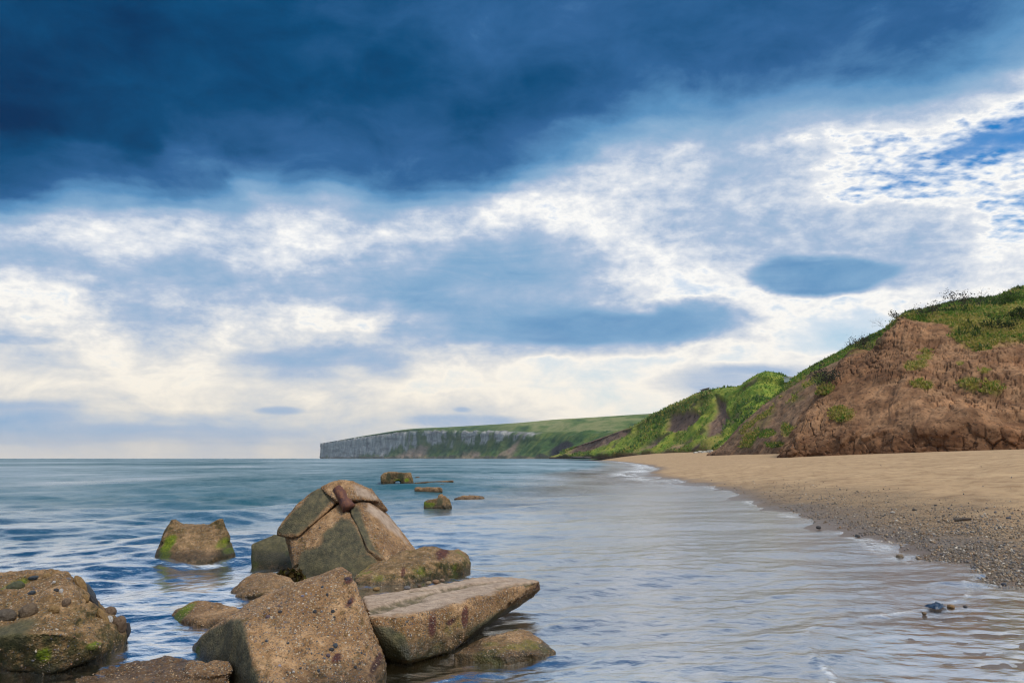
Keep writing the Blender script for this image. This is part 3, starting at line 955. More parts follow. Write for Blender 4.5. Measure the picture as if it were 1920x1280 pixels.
def green_hill():
    crest = [(1056, 844, 800), (1097, 831, 700), (1144, 814, 640), (1190, 798, 590), (1214, 783, 560), (1240, 771, 530), (1270, 756, 510), (1309, 737, 480), (1345, 730, 455),
             (1385, 725, 430), (1402, 714, 412), (1433, 700, 400), (1462, 704, 395), (1490, 716, 390), (1570, 730, 390)]
    foot = [(1030, 857, 780), (1088, 857, 650), (1128, 856.5, 575), (1165, 856, 520), (1203, 855.5, 475), (1240, 855, 440), (1275, 854, 410), (1305, 853.5, 380), (1330, 853, 358),
            (1354, 853, 340), (1380, 853, 325), (1408, 853, 310), (1438, 853, 300), (1468, 853, 292), (1540, 853, 285)]
    st = []
    for (cx, cy, cY), (fx, fy, fY) in zip(crest, foot):
        row = [(fx, fy + 3, fY), (fx, fy, fY + 1)]
        for f, lift in ((.12, .16), (.35, .32), (.62, .60), (.85, .86)):
            row.append((fx + (cx - fx) * f, fy + (cy - fy) * lift, fY + (cY - fY) * f))
        row += [(cx, cy, cY), (cx + 6, cy + 2, cY + 80), (cx + 12, cy + 12, cY + 260)]
        st.append(row)
    ns, nt = 330, 170
    C = loft(st, ns, nt)
    N = grid_normals(C)
    fl = C.reshape(-1, 3)
    pp = project(fl)
    v = np.linspace(0, 1, nt)[None, :].repeat(ns, 0).ravel()
    up = sstep(0.1, 0.2, v) * sstep(1.0, .72, v)
    crestf = 1 - .8 * sstep(.62, .74, v)
    n = fbm(fl * .035, 4, gain=.6, seed=241)
    val = fbm(fl * np.array([.018, .018, .004]), 4, gain=.5, seed=213, ridge=True)
    lump = fbm(fl * .08, 5, gain=.55, seed=223)
    bare = np.zeros(len(fl))
    for poly in ([(1346, 744), (1366, 756), (1370, 803), (1356, 820), (1310, 836), (1300, 850), (1318, 845), (1340, 779)],
                 [(1250, 805), (1262, 778), (1322, 774), (1310, 792), (1265, 808)],
                 [(1070, 850), (1085, 830), (1130, 815), (1190, 800), (1184, 815), (1150, 832), (1100, 846)],
                 [(1190, 848), (1230, 820), (1255, 815), (1225, 845)],
                 [(1235, 848), (1300, 822), (1330, 812), (1290, 838), (1250, 852)]):
        bare = np.maximum(bare, poly_mask(pp, poly, 5, n))
    bare = np.maximum(bare, sstep(.24, .12, v + .06 * n) * .95)
    bare = np.maximum(bare, .6 * sstep(.2, .5, fbm(fl * .05, 4, gain=.6, seed=261)))
    d = (3.6 * val + 2.4 * lump - 2.5 * bare * sstep(.2, .3, v)) * crestf
    C = (fl + N.reshape(-1, 3) * (d * up)[:, None] * NSIGN).reshape(C.shape)
    g = 1 - bare
    tone = sstep(-.1, .5, fbm(fl * .03, 4, gain=.6, seed=251)) * .75
    lush = poly_mask(pp, [(1362, 755), (1400, 715), (1435, 698), (1482, 712), (1420, 770), (1395, 810), (1365, 838), (1355, 822), (1372, 800)], 8, n)
    tone = tone * (1 - lush)
    damp = .8 * sstep(.26, .17, v)
    mat = terrain_mat('hill_turf', (.150, .095, .070, 1), (.205, .135, .10, 1), (.125, .20, .026, 1), (.25, .27, .042, 1), 0.06, 1.5)
    finish('hill', C, mat, {'grass': g, 'tone': tone, 'damp': damp})
    GROUND['hill'] = (C.reshape(-1, 3), g, lush, pp, g)


def headland():
    st = [
     [(599.5, 862, 5200), (600, 858.5, 5200), (600.3, 852, 5202), (600.6, 842, 5204), (601, 832.5, 5206), (603, 831, 5300), (640, 832, 6000)],
     [(620, 862, 5000), (620, 858.5, 5000), (620.5, 850, 5006), (621, 839, 5010), (621.5, 829, 5014), (624, 828, 5100), (660, 829, 5900)],
     [(660, 862, 4650), (660, 858.5, 4650), (661, 850, 4662), (662, 836, 4668), (663, 823, 4674), (666, 820, 4800), (700, 821, 5700)],
     [(705, 862, 4300), (705, 858.5, 4300), (706, 851, 4325), (708, 835, 4335), (709, 817, 4345), (712, 812, 4480), (740, 813, 5500)],
     [(760, 862, 3900), (760, 858.5, 3900), (762, 848, 3960), (764, 829, 3985), (765, 810, 3998), (767, 804, 4150), (790, 805, 5200)],
     [(830, 862, 3400), (830, 858.5, 3400), (832, 845, 3480), (835, 827, 3505), (836, 808, 3518), (839, 800.5, 3750), (850, 801, 4900)],
     [(900, 862, 2900), (900, 858.7, 2900), (903, 845, 2990), (907, 827, 3025), (909, 809, 3045), (912, 796.5, 3350), (920, 798, 4500)],
     [(960, 862, 2450), (960, 858.8, 2450), (964, 846, 2540), (969, 829, 2600), (972, 811, 2650), (975, 792.5, 3050), (985, 795, 4200)],
     [(1020, 862, 2000), (1020, 858.8, 2000), (1024, 847, 2090), (1029, 832, 2180), (1033, 813, 2300), (1037, 787, 2850), (1045, 790, 4000)],
     [(1058, 862, 1600), (1058, 858.8, 1600), (1068, 847, 1700), (1078, 833, 1800), (1088, 812, 1950), (1096, 783.5, 2550), (1105, 787, 3700)],
     [(1085, 862, 1400), (1085, 859, 1400), (1110, 846, 1480), (1125, 832, 1580), (1138, 811, 1720), (1150, 780, 2350), (1160, 784, 3500)],
     [(1140, 862, 1250), (1140, 859, 1250), (1160, 845, 1330), (1180, 830, 1420), (1192, 809, 1560), (1206, 776.5, 2180), (1215, 780, 3300)],
     [(1230, 862, 1150), (1230, 859, 1150), (1240, 845, 1230), (1250, 828, 1320), (1258, 806, 1450), (1266, 774, 2050), (1275, 778, 3100)],
     [(1380, 862, 1100), (1380, 859, 1100), (1385, 845, 1180), (1390, 828, 1260), (1395, 806, 1400), (1400, 780, 2000), (1405, 784, 3000)],
    ]
    ns, nt = 460, 120
    C = loft(st, ns, nt)
    N = grid_normals(C)
    fl = C.reshape(-1, 3)
    pp = project(fl)
    v = np.linspace(0, 1, nt)[None, :].repeat(ns, 0).ravel()
    px = pp[:, 0]
    face = sstep(.16, .22, v) * sstep(.70, .66, v)
    chalky = sstep(1010, 900, px)
    but = fbm(fl * np.array([.016, .016, .002]), 5, gain=.6, seed=313, ridge=True)
    lump = fbm(fl * .02, 5, gain=.55, seed=323)
    n = fbm(fl * .006, 4, gain=.6, seed=341)
    d = face * (chalky * (16 * but + 6 * lump) + (1 - chalky) * (14 * fbm(fl * np.array([.006, .006, .002]), 4, seed=331, ridge=True) + 8 * lump))
    C = (fl + N.reshape(-1, 3) * d[:, None] * NSIGN).reshape(C.shape)
    py = pp[:, 1]
    # how far down the white rock shows, and the scree and turf aprons below it
    low = np.interp(px, [600, 690, 745, 800, 860, 900, 960, 1000, 1020], [864, 860, 846, 834, 836, 829, 822, 814, 804])
    streak = fbm(fl * np.array([.011, .011, .0016]), 4, gain=.65, seed=351)
    edge = np.interp(px, [600, 640, 705, 765, 836, 909, 972, 1033], [832.5, 827, 817.5, 811, 809.5, 810, 811, 813])
    rock = sstep(low + 5, low - 5, py + 22 * streak) * sstep(edge - 3.0, edge + 0.5, py + 1.2 * n)
    rock = rock * (1 - .95 * sstep(.02, .22, fbm(fl * np.array([.012, .012, .008]), 4, gain=.6, seed=361)) * sstep(690, 790, px))
    scree = np.zeros(len(fl))
    for poly in ([(735, 860), (775, 842), (792, 836), (806, 838), (800, 860)], [(850, 860), (880, 848), (895, 845), (905, 860)], [(925, 860), (955, 838), (985, 815), (968, 845), (955, 860)]):
        scree = np.maximum(scree, poly_mask(pp, poly, 4, n))
    scree = np.maximum(scree, .8 * sstep(855, 858, py) * sstep(1100, 1000, px))
    dark = poly_mask(pp, [(1030, 860), (1042, 836), (1064, 828), (1078, 836), (1066, 862)], 4, n)
    field = sstep(edge - 1, edge - 6, py) * sstep(900, 1000, px)
    m, t, bs, out = new_mat('headland_rock_and_turf')
    ps = pos(t)
    r, s, f, dk = attr(t, 'rock'), attr(t, 'scree'), attr(t, 'field'), attr(t, 'dark')
    st1 = t.noise(t.vmath('MULTIPLY', ps, (1, 1, .26)), .026, 8, .7, dist=.6)
    st2 = t.noise(t.vmath('MULTIPLY', ps, (.25, .25, 1.6)), .03, 4, .6)
    rc = t.ramp(st1, [(.30, (.12, .12, .125)), (.42, (.27, .265, .26)), (.55, (.45, .43, .40)), (.7, (.60, .58, .53))])
    rc = t.mix(t.math('MULTIPLY', t.step(st2, .46, .64), .6), rc, (.12, .115, .11, 1))
    gn = t.noise(ps, .014, 6, .65)
    gc = t.ramp(gn, [(.32, (.022, .060, .022)), (.46, (.055, .115, .03)), (.6, (.125, .165, .042)), (.75, (.19, .185, .07))])
    fn = t.noise(t.vmath('MULTIPLY', ps, (1, .30, 1)), .010, 6, .66)
    fc = t.ramp(fn, [(.36, (.035, .078, .024)), (.44, (.11, .17, .045)), (.56, (.26, .26, .11)), (.68, (.15, .20, .06))])
    gc = t.mix(f, gc, fc)
    c = t.mix(r, gc, rc)
    c = t.mix(t.math('MULTIPLY', s, t.step(gn, .35, .55, .55, 1.0)), c, (.33, .235, .165, 1))
    c = t.mix(dk, c, (.025, .024, .028, 1))
    t.plug(bs.inputs['Base Color'], c)
    bs.inputs['Roughness'].default_value = .95
    bs.inputs['Specular IOR Level'].default_value = .1
    t.plug(bs.inputs['Normal'], bump(t, t.math('MULTIPLY_ADD', gn, .6, st1), .8, 14.0))
    finish('headland', C, m, {'rock': rock, 'scree': scree, 'field': field, 'dark': dark})


near_cliff()
second_cliff()
green_hill()
headland()

# ------------------------------------------------------------------ broken concrete and boulders on the shore
from mathutils.bvhtree import BVHTree


def W(px, Y, z):
    """A point at distance Y and level z below or behind a pixel column."""
    return np.array([(px - 960) / F * (Y * CP + (z - CAM_H) * SP), Y, z])


def hull(pts):
    bm = bmesh.new()
    vs = [bm.verts.new(p) for p in pts]
    r = bmesh.ops.convex_hull(bm, input=vs)
    bmesh.ops.delete(bm, geom=[v for v in bm.verts if not v.link_faces], context='VERTS')
    bmesh.ops.recalc_face_normals(bm, faces=bm.faces)
    return bm


def voxel(hulls, size):
    """Union of hulls as an even mesh (arrays)."""
    me = bpy.data.meshes.new('tmp')
    bm = bmesh.new()
    for h in hulls:
        tmp = bpy.data.meshes.new('tmp2')
        h.to_mesh(tmp)
        bm.from_mesh(tmp)
        bpy.data.meshes.remove(tmp)
        h.free()
    bm.to_mesh(me)
    bm.free()
    ob = bpy.data.objects.new('tmp', me)
    COL.objects.link(ob)
    md = ob.modifiers.new('r', 'REMESH')
    md.mode = 'VOXEL'
    md.voxel_size = size
    dg = bpy.context.evaluated_depsgraph_get()
    ev = ob.evaluated_get(dg).to_mesh()
    V = np.empty(len(ev.vertices) * 3)
    ev.vertices.foreach_get('co', V)
    V = V.reshape(-1, 3)
    Fq = np.array([p.vertices[:] if len(p.vertices) == 4 else (*p.vertices[:], p.vertices[2]) for p in ev.polygons], dtype=np.int64)
    ob.evaluated_get(dg).to_mesh_clear()
    bpy.data.objects.remove(ob)
    bpy.data.meshes.remove(me)
    return V, Fq


def vnormals(V, Fq):
    n = np.cross(V[Fq[:, 2]] - V[Fq[:, 0]], V[Fq[:, 3]] - V[Fq[:, 1]])
    out = np.zeros_like(V)
    for k in range(4):
        for c in range(3):
            out[:, c] += np.bincount(Fq[:, k], n[:, c], len(V))
    return out / np.maximum(np.linalg.norm(out, axis=1, keepdims=True), 1e-12)


def relax(V, Fq, it, f=0.5):
    E = np.concatenate([Fq[:, [0, 1]], Fq[:, [1, 2]], Fq[:, [2, 3]], Fq[:, [3, 0]]])
    cnt = np.maximum(np.bincount(E[:, 0], minlength=len(V)), 1)[:, None]
    for _ in range(it):
        s = np.stack([np.bincount(E[:, 0], V[E[:, 1], c], len(V)) for c in range(3)], 1)
        V = V + f * (s / cnt - V)
    return V


def blobs(V, N, spec, n, default=0.0):
    """Stain mask: list of (centre, radius or radii) spots with uneven outlines."""
    m = np.full(len(V), default)
    for c, r in spec:
        e = (((V - np.asarray(c)) / np.asarray(r)) ** 2).sum(1)
        m = np.maximum(m, sstep(1.3, 0.35, e + 0.9 * n))
    return m


def concrete_mat():
    m, t, bs, out = new_mat('conglomerate_concrete')
    ps = pos(t)
    algae_recess, dk, ru, mo, we, pl = (attr(t, k) for k in ('algae', 'dark', 'rust', 'moss', 'wet', 'plain'))
    n0 = t.noise(ps, 2.6, 5, .6)
    n1 = t.noise(ps, 11.0, 6, .66)
    n2 = t.noise(ps, 55.0, 4, .65)
    c = t.ramp(n1, [(.28, (.16, .088, .040)), (.45, (.31, .185, .088)), (.6, (.42, .268, .142)), (.75, (.50, .35, .205))])
    c = t.mix(t.step(n0, .36, .58), t.mix(1.0, c, (1.10, 1.06, 1.04, 1), 'MULTIPLY'), t.mix(1.0, c, (.66, .58, .50, 1), 'MULTIPLY'))
    c = t.mix(t.math('MULTIPLY', t.step(n2, .50, .66), .75), c, (.085, .058, .036, 1))
    for sc, lo, hi in ((46.0, .46, .30), (95.0, .50, .32)):
        warp = t.vmath('ADD', ps, t.vmath('SCALE', t.noise(ps, 30.0, 2, .5, color=True), scale=.012))
        vd = t.voronoi(warp, sc)
        r, g, b = t.sep(t.voronoi(warp, sc, out='Color'))
        pc = t.ramp(g, [(0, (.035, .035, .04)), (.18, (.10, .075, .055)), (.34, (.30, .19, .085)), (.52, (.17, .15, .13)), (.66, (.42, .33, .22)), (.82, (.12, .10, .11)), (.90, (.44, .38, .31)), (.96, (.22, .10, .05))], 'CONSTANT')
        c = t.mix(t.math('MULTIPLY', t.step(vd, lo, hi), t.math('MULTIPLY', t.step(r, .44, .50), t.step(n0, .32, .56, .25, 1.0))), c, pc)
    # smooth trowelled faces
    sn = t.noise(t.vmath('MULTIPLY', ps, (1.0, 2.2, 1.0)), 9.0, 6, .68)
    sc_ = t.ramp(sn, [(.3, (.22, .160, .118)), (.5, (.38, .285, .215)), (.72, (.50, .39, .30))])
    c = t.mix(t.math('MULTIPLY', pl, t.step(n2, .74, .56, .3, 1.0)), c, sc_)
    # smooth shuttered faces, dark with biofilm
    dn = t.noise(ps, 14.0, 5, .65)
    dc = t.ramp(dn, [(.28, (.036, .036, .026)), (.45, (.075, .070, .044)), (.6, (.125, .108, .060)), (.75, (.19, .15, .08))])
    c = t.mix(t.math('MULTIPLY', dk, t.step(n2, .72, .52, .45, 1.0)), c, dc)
    # algae band, also the colour of the darkened cracks and grooves
    ac = t.ramp(t.noise(ps, 22.0, 5, .7), [(.3, (.016, .018, .007)), (.48, (.045, .045, .014)), (.62, (.095, .078, .022)), (.78, (.14, .105, .04))])
    c = t.mix(t.math('MULTIPLY', algae_recess, t.step(n1, .66, .42, .35, 1.0)), c, ac)
    mc = t.ramp(t.noise(ps, 40.0, 4, .7), [(.3, (.035, .06, .004)), (.55, (.13, .17, .008)), (.75, (.26, .27, .02))])
    c = t.mix(mo, c, mc)
    rc = t.ramp(n1, [(.3, (.040, .018, .022)), (.6, (.105, .038, .025)), (.8, (.20, .085, .04))])
    c = t.mix(ru, c, rc)
    c = t.mix(we, c, t.mix(1.0, c, (.36, .34, .30, 1), 'MULTIPLY'))
    t.plug(bs.inputs['Base Color'], c)
    t.plug(bs.inputs['Roughness'], t.mixf(we, .9, .35))
    bs.inputs['Specular IOR Level'].default_value = .35
    vb = t.voronoi(ps, 60.0)
    h = t.math('MULTIPLY_ADD', n2, .8, t.math('MULTIPLY', vb, -.7))
    t.plug(bs.inputs['Normal'], bump(t, h, .75, .012))
    return m


M_CONC = concrete_mat()


def stone_mat():
    m, t, bs, out = new_mat('stone')
    oi = t.add('ShaderNodeObjectInfo')
    co = t.add('ShaderNodeTexCoord').outputs['Object']
    n = t.noise(co, 3.0, 5, .6)
    c = t.mix(t.step(n, .35, .7), oi.outputs['Color'], t.mix(1.0, oi.outputs['Color'], (.55, .5, .45, 1), 'MULTIPLY'))
    t.plug(bs.inputs['Base Color'], c)
    bs.inputs['Roughness'].default_value = .55
    t.plug(bs.inputs['Normal'], bump(t, n, .4, .15))
    return m


M_STONE = stone_mat()


def grit_mat():
    m, t, bs, out = new_mat('grit')
    c = attr(t, 'tint', 'Color')
    t.plug(bs.inputs['Base Color'], c)
    bs.inputs['Roughness'].default_value = .6
    return m


M_GRIT = grit_mat()
PEB_COL = np.array([(.05, .048, .05), (.12, .085, .06), (.30, .19, .09), (.20, .15, .11), (.36, .26, .16), (.13, .10, .10), (.40, .34, .27), (.22, .11, .055), (.09, .085, .09), (.26, .17, .10), (.30, .20, .12), (.34, .23, .13)])


def ico(sub):
    bm = bmesh.new()
    bmesh.ops.create_icosphere(bm, subdivisions=sub, radius=1.0)
    V = np.array([v.co[:] for v in bm.verts])
    T = np.array([[v.index for v in f.verts] for f in bm.faces])
    bm.free()
    return V, T


ICO1, ICO2 = ico(1), ico(2)


def rand_rot(n, rng):
    q = rng.normal(size=(n, 4))
    q /= np.linalg.norm(q, axis=1, keepdims=True)
    w, x, y, z = q.T
    return np.stack([np.stack([1 - 2 * (y * y + z * z), 2 * (x * y - z * w), 2 * (x * z + y * w)], -1),
                     np.stack([2 * (x * y + z * w), 1 - 2 * (x * x + z * z), 2 * (y * z - x * w)], -1),
                     np.stack([2 * (x * z - y * w), 2 * (y * z + x * w), 1 - 2 * (x * x + y * y)], -1)], 1)


def many_stones(name, C, size, rng, cols=PEB_COL, flat=0.65, shape=ICO1):
    n = len(C)
    Rm = rand_rot(n, rng)
    sc = size[:, None] * np.stack([rng.uniform(.8, 1.3, n), rng.uniform(.65, 1.0, n), rng.uniform(flat * .7, flat * 1.2, n)], 1)
    V0, T0 = shape
    jit = 1 + .16 * rng.normal(size=(n, len(V0), 1))
    V = np.einsum('nij,nvj->nvi', Rm, V0[None] * jit * sc[:, None, :]) + C[:, None, :]
    T = T0[None] + (np.arange(n) * len(V0))[:, None, None]
    ci = rng.integers(0, len(cols), n)
    tint = cols[ci] * rng.uniform(.7, 1.25, (n, 1))
    return mesh_np(name, V.reshape(-1, 3), T.reshape(-1, 3), True, {'tint': np.repeat(tint, len(V0), 0)})


def stone_mesh(seed):
    V, T = ico(3)
    n = fbm(V * 1.1 + seed * 9.1, 3, seed=seed)
    n2 = fbm(V * 3.0 + seed * 5.1, 3, seed=seed + 40)
    V = V * (1 + .30 * n + .05 * n2)[:, None]
    return mesh_np('stone', V, T, True)


STONES = [stone_mesh(s) for s in range(5)]
for _m in STONES:
    _m.materials.append(M_STONE)


def stone(name, loc, scale, rot, col, k=0, **kw):
    o = put(name, STONES[k % len(STONES)], None, **kw)
    o.location = loc
    o.scale = scale
    o.rotation_euler = rot
    o.color = (*col, 1)
    return o


ROCKS = {}


def rock(name, hulls, vs, parent=None, seed=0, amp=(.035, .014, .007), soft=4, algae=(0.0, 0.22), algae_max=.85, dark=(), rust=(), moss=(), moss0=0.0, wetz=.17,
         grit=0, grit_size=(.006, .014), mat=None, carve=None, freq=1.0, darkpoly=(), plainpoly=(), **kw):
    V, Fq = voxel(hulls, vs)
    V = relax(V, Fq, soft)
    N = vnormals(V, Fq)
    big = fbm(V * 2.4 * freq, 3, seed=seed + 1)
    mid = fbm(V * 8.0 * freq, 4, gain=.6, seed=seed + 2)
    d1, d2, _ = cells(V * 17.0 * freq, seed + 3)
    peb = np.clip(.55 - d1, 0, 1) * (np.clip(fbm(V * 3.1 * freq, 2, seed=seed + 5) + .25, 0, 1))
    pit = sstep(.28, .62, fbm(V * 6.5 * freq, 3, seed=seed + 7))
    n = fbm(V * 5.0 * freq, 4, gain=.62, seed=seed + 4)
    dm = blobs(V, N, dark, n * .55)
    pp = project(V)
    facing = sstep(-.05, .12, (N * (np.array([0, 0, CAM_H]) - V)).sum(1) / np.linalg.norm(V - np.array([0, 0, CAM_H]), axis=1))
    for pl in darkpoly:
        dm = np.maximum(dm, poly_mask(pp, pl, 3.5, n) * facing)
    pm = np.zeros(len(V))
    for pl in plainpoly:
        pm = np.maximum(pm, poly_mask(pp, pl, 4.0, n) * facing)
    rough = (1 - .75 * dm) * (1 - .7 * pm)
    V = V + N * ((amp[0] * big + amp[1] * mid * rough + amp[2] * 3.4 * peb * rough - amp[1] * 1.3 * pit * rough))[:, None]
    c1, c2, _ = cells(V * 1.9 * freq + .35 * np.stack([n, big, mid], 1), seed + 21)
    crk = sstep(.035, .0, c2 - c1) * sstep(-.05, .25, fbm(V * 1.7 * freq, 2, seed=seed + 23)) * rough
    V = V - N * (.016 / freq * crk)[:, None]
    if carve is not None:
        cut = carve(V, n)
        V = V + N * cut[:, None]
    N = vnormals(V, Fq)
    z = V[:, 2]
    algae_recess = algae_max * sstep(algae[1], algae[0], z + .16 * n + .10 * big) * (1 - .55 * sstep(.35, .8, N[:, 2]))
    algae_recess = np.maximum(algae_recess, .8 * crk)  # cracks get the same dark colour as the algae
    mo = blobs(V, N, moss, n)
    mo = np.maximum(mo, moss0 * sstep(.15, .5, fbm(V * 4.2 * freq, 3, seed=seed + 8)) * sstep(algae[1] * 1.2, 0, z))
    if carve is not None:
        algae_recess = np.maximum(algae_recess, .75 * sstep(.008, .03, -cut))  # carved grooves darkened: dirt plus painted shade, as their real shading is faint
    ru = blobs(V, N, rust, n)
    we = .85 * sstep(wetz, wetz * .3, z + .03 * n)
    if parent is None:
        base = np.array([V[:, 0].mean(), V[:, 1].mean(), 0.0])
        o = put(name, None, mat or M_CONC, loc=base, **kw)
    me = mesh_np(name, V - (base if parent is None else np.array(parent.location)), Fq, True, {'algae': algae_recess, 'dark': dm, 'rust': ru, 'moss': mo, 'wet': we, 'plain': pm})
    if parent is None:
        COL.objects.unlink(o)
        bpy.data.objects.remove(o)
        o = put(name, me, mat or M_CONC, loc=base, **kw)
    else:
        o = put(name, me, mat or M_CONC, parent, **kw)
        base = np.array(parent.location)
    bvh = BVHTree.FromPolygons(V.tolist(), Fq.tolist())
    ROCKS.setdefault(name, []).append((o, bvh, base))
    if grit:
        rng = np.random.default_rng(seed + 77)
        ok = np.nonzero((z > -.02) & (dm < .3) & (pm < .3) & ((N * (np.array([0, 0, CAM_H]) - V)).sum(1) > 0))[0]
        dens = fbm(V[ok] * 3.0, 3, seed=seed + 9)
        pr = np.clip(.35 + dens, .03, 1.2)
        idx = rng.choice(ok, min(int(grit * .6), len(ok)), replace=False, p=pr / pr.sum())
        sz = .85 * grit_size[0] * (.8 * grit_size[1] / grit_size[0]) ** (rng.random(len(idx)) ** 2.6)
        gm = many_stones('aggregate', V[idx] + N[idx] * (sz * -.12)[:, None] - base, sz, rng)
        top = parent if parent is not None else o
        put('aggregate', gm, M_GRIT, top, kind='stuff')
    return o, bvh, base


def hit(bvh, px, py):
    d = ray(px, py)
    r = bvh.ray_cast(Vector((0, 0, CAM_H)), Vector(d).normalized())
    return r[0], r[1]


def embed(rk, spec, name='pebble', push=.25):
    """Stones set in a rock where the photograph shows them: (px, py, width_px, height_px, tilt degrees, colour)."""
    o, bvh, base = rk
    for k, (px, py, w, h, rot, col) in enumerate(spec):
        p, nr = hit(bvh, px, py)
        if p is None:
            continue
        s = p.y * CP / F
        q = stone(name, p - Vector(base) + nr * (s * min(w, h) * .5 * (push - .3)), (w * s * .40, min(w, h) * s * .38, h * s * .40), (0, math.radians(-rot), 0), col, k, parent=o)


B_ = lambda *pts: [P(*p) if p[2] > 2.5 else W(*p) for p in pts]    # (px, py, Y) or (px, Y, z)


def c3(px, py, Y):
    return P(px, py, Y)


# 1. rounded boulder with cobbles, bottom left
r1 = rock('boulder', [hull(B_((-260, 1140, 6.3), (-40, 1108, 6.2), (25, 1080, 6.25), (75, 1066, 6.3), (112, 1064, 6.3), (140, 1080, 6.3), (163, 1112, 6.25), (200, 1142, 6.2),
                              (228, 1166, 6.15), (238, 1190, 6.1), (228, 1214, 6.0),
                              (-260, 1200, 5.3), (-20, 1195, 5.25), (80, 1185, 5.28), (140, 1190, 5.4), (190, 1212, 5.6),
                              (-260, 1250, 5.35), (20, 1252, 5.36), (120, 1244, 5.45), (190, 1234, 5.75),
                              (-260, 6.0, -.35), (20, 5.75, -.35), (130, 5.8, -.35), (200, 6.1, -.35), (-260, 1120, 7.2), (60, 1082, 7.1), (150, 1115, 7.0), (225, 1190, 6.8), (200, 7.0, -.35), (-260, 7.3, -.35)))],
          .0160, seed=100, amp=(.075, .034, .008), soft=6, algae=(.30, .95), algae_max=.92, dark=[(c3(20, 1190, 5.3), (.16, .3, .10)), (c3(50, 1115, 5.9), (.12, .3, .09)), (c3(70, 1150, 5.6), (.14, .3, .09))][:1],
          moss=[(c3(82, 1228, 5.35), (.045, .2, .06)), (c3(168, 1212, 5.5), (.035, .2, .03)), (c3(30, 1100, 6.1), (.05, .2, .06))], wetz=.14, grit=2600, grit_size=(.006, .02),
          label='big rounded boulder studded with cobbles at the left edge of the photo', cat='boulder')
OCH, SLATE, GREY, TAN, PALE, DRK, BRN = (.26, .155, .05), (.045, .06, .08), (.17, .16, .165), (.33, .24, .14), (.5, .48, .46), (.03, .03, .035), (.15, .095, .055)
embed(r1, [(139, 1084, 34, 46, 35, BRN), (150, 1098, 24, 50, 28, OCH), (160, 1122, 14, 22, 20, OCH), (168, 1112, 16, 44, 33, SLATE), (176, 1128, 14, 34, 30, DRK), (186, 1126, 24, 30, 15, TAN),
           (198, 1122, 20, 24, 0, BRN), (206, 1130, 16, 16, 0, DRK), (192, 1158, 17, 44, 35, OCH), (205, 1148, 26, 26, 0, BRN), (222, 1144, 28, 26, 10, BRN), (221, 1150, 24, 28, 30, SLATE),
           (206, 1164, 14, 26, 15, PALE), (222, 1172, 30, 40, 0, BRN), (232, 1166, 26, 22, 0, OCH), (238, 1180, 14, 36, 10, DRK), (128, 1086, 11, 10, 0, GREY), (114, 1109, 9, 15, -10, PALE),
           (62, 1083, 24, 10, 5, SLATE), (88, 1082, 18, 20, 0, OCH), (124, 1130, 19, 24, 0, BRN), (101, 1143, 24, 20, 0, OCH), (105, 1106, 12, 9, 0, DRK), (58, 1112, 20, 10, 20, SLATE),
           (28, 1102, 40, 26, 20, (.07, .075, .03)), (52, 1148, 38, 40, 20, (.13, .085, .045)), (10, 1156, 46, 34, 10, (.10, .075, .05)), (101, 1091, 7, 7, 0, PALE), (170, 1213, 15, 12, 0, (.16, .17, .02))], 'cobble', .35)

# 2. tent-shaped block with two pointed corners, in the water on the left
r2 = rock('concrete_block', [hull(B_((286, 1045, 11.6), (300, 1050, 11.4), (350, 1053, 11.3), (400, 1047, 11.5), (443, 1036, 12.0), (314, 996, 11.9), (334, 990, 12.0), (372, 988, 12.1), (410, 984, 12.1), (418, 988, 12.1),
                                     (325, 986, 12.7), (416, 984, 12.8), (290, 12.7, -.3), (440, 12.9, -.3), (285, 11.5, -.3), (360, 11.2, -.3), (440, 11.9, -.3))),
                             hull(B_((299, 1016, 11.7), (350, 992, 11.95), (321, 973, 11.95), (329, 974, 11.95), (304, 1008, 12.4), (346, 988, 12.4), (326, 974, 12.3))),
                             hull(B_((380, 990, 12.05), (433, 1016, 11.95), (418, 970, 12.1), (410, 973, 12.1), (386, 986, 12.5), (430, 1008, 12.5), (415, 971, 12.4)))],
          .022, seed=200, amp=(.04, .03, .01), soft=1, algae=(.5, 1.5), algae_max=.80, freq=.8, dark=[(c3(432, 1020, 11.9), (.10, .5, .22))], 
          moss=[(c3(305, 1025, 11.5), (.11, .5, .20)), (c3(412, 1018, 11.7), (.10, .4, .10)), (c3(300, 1042, 11.4), (.14, .5, .08)), (c3(430, 1032, 11.8), (.10, .4, .05))],
          label='concrete block with two pointed corners and green weed standing alone in the water', cat='rock', group='broken concrete blocks by the shore')

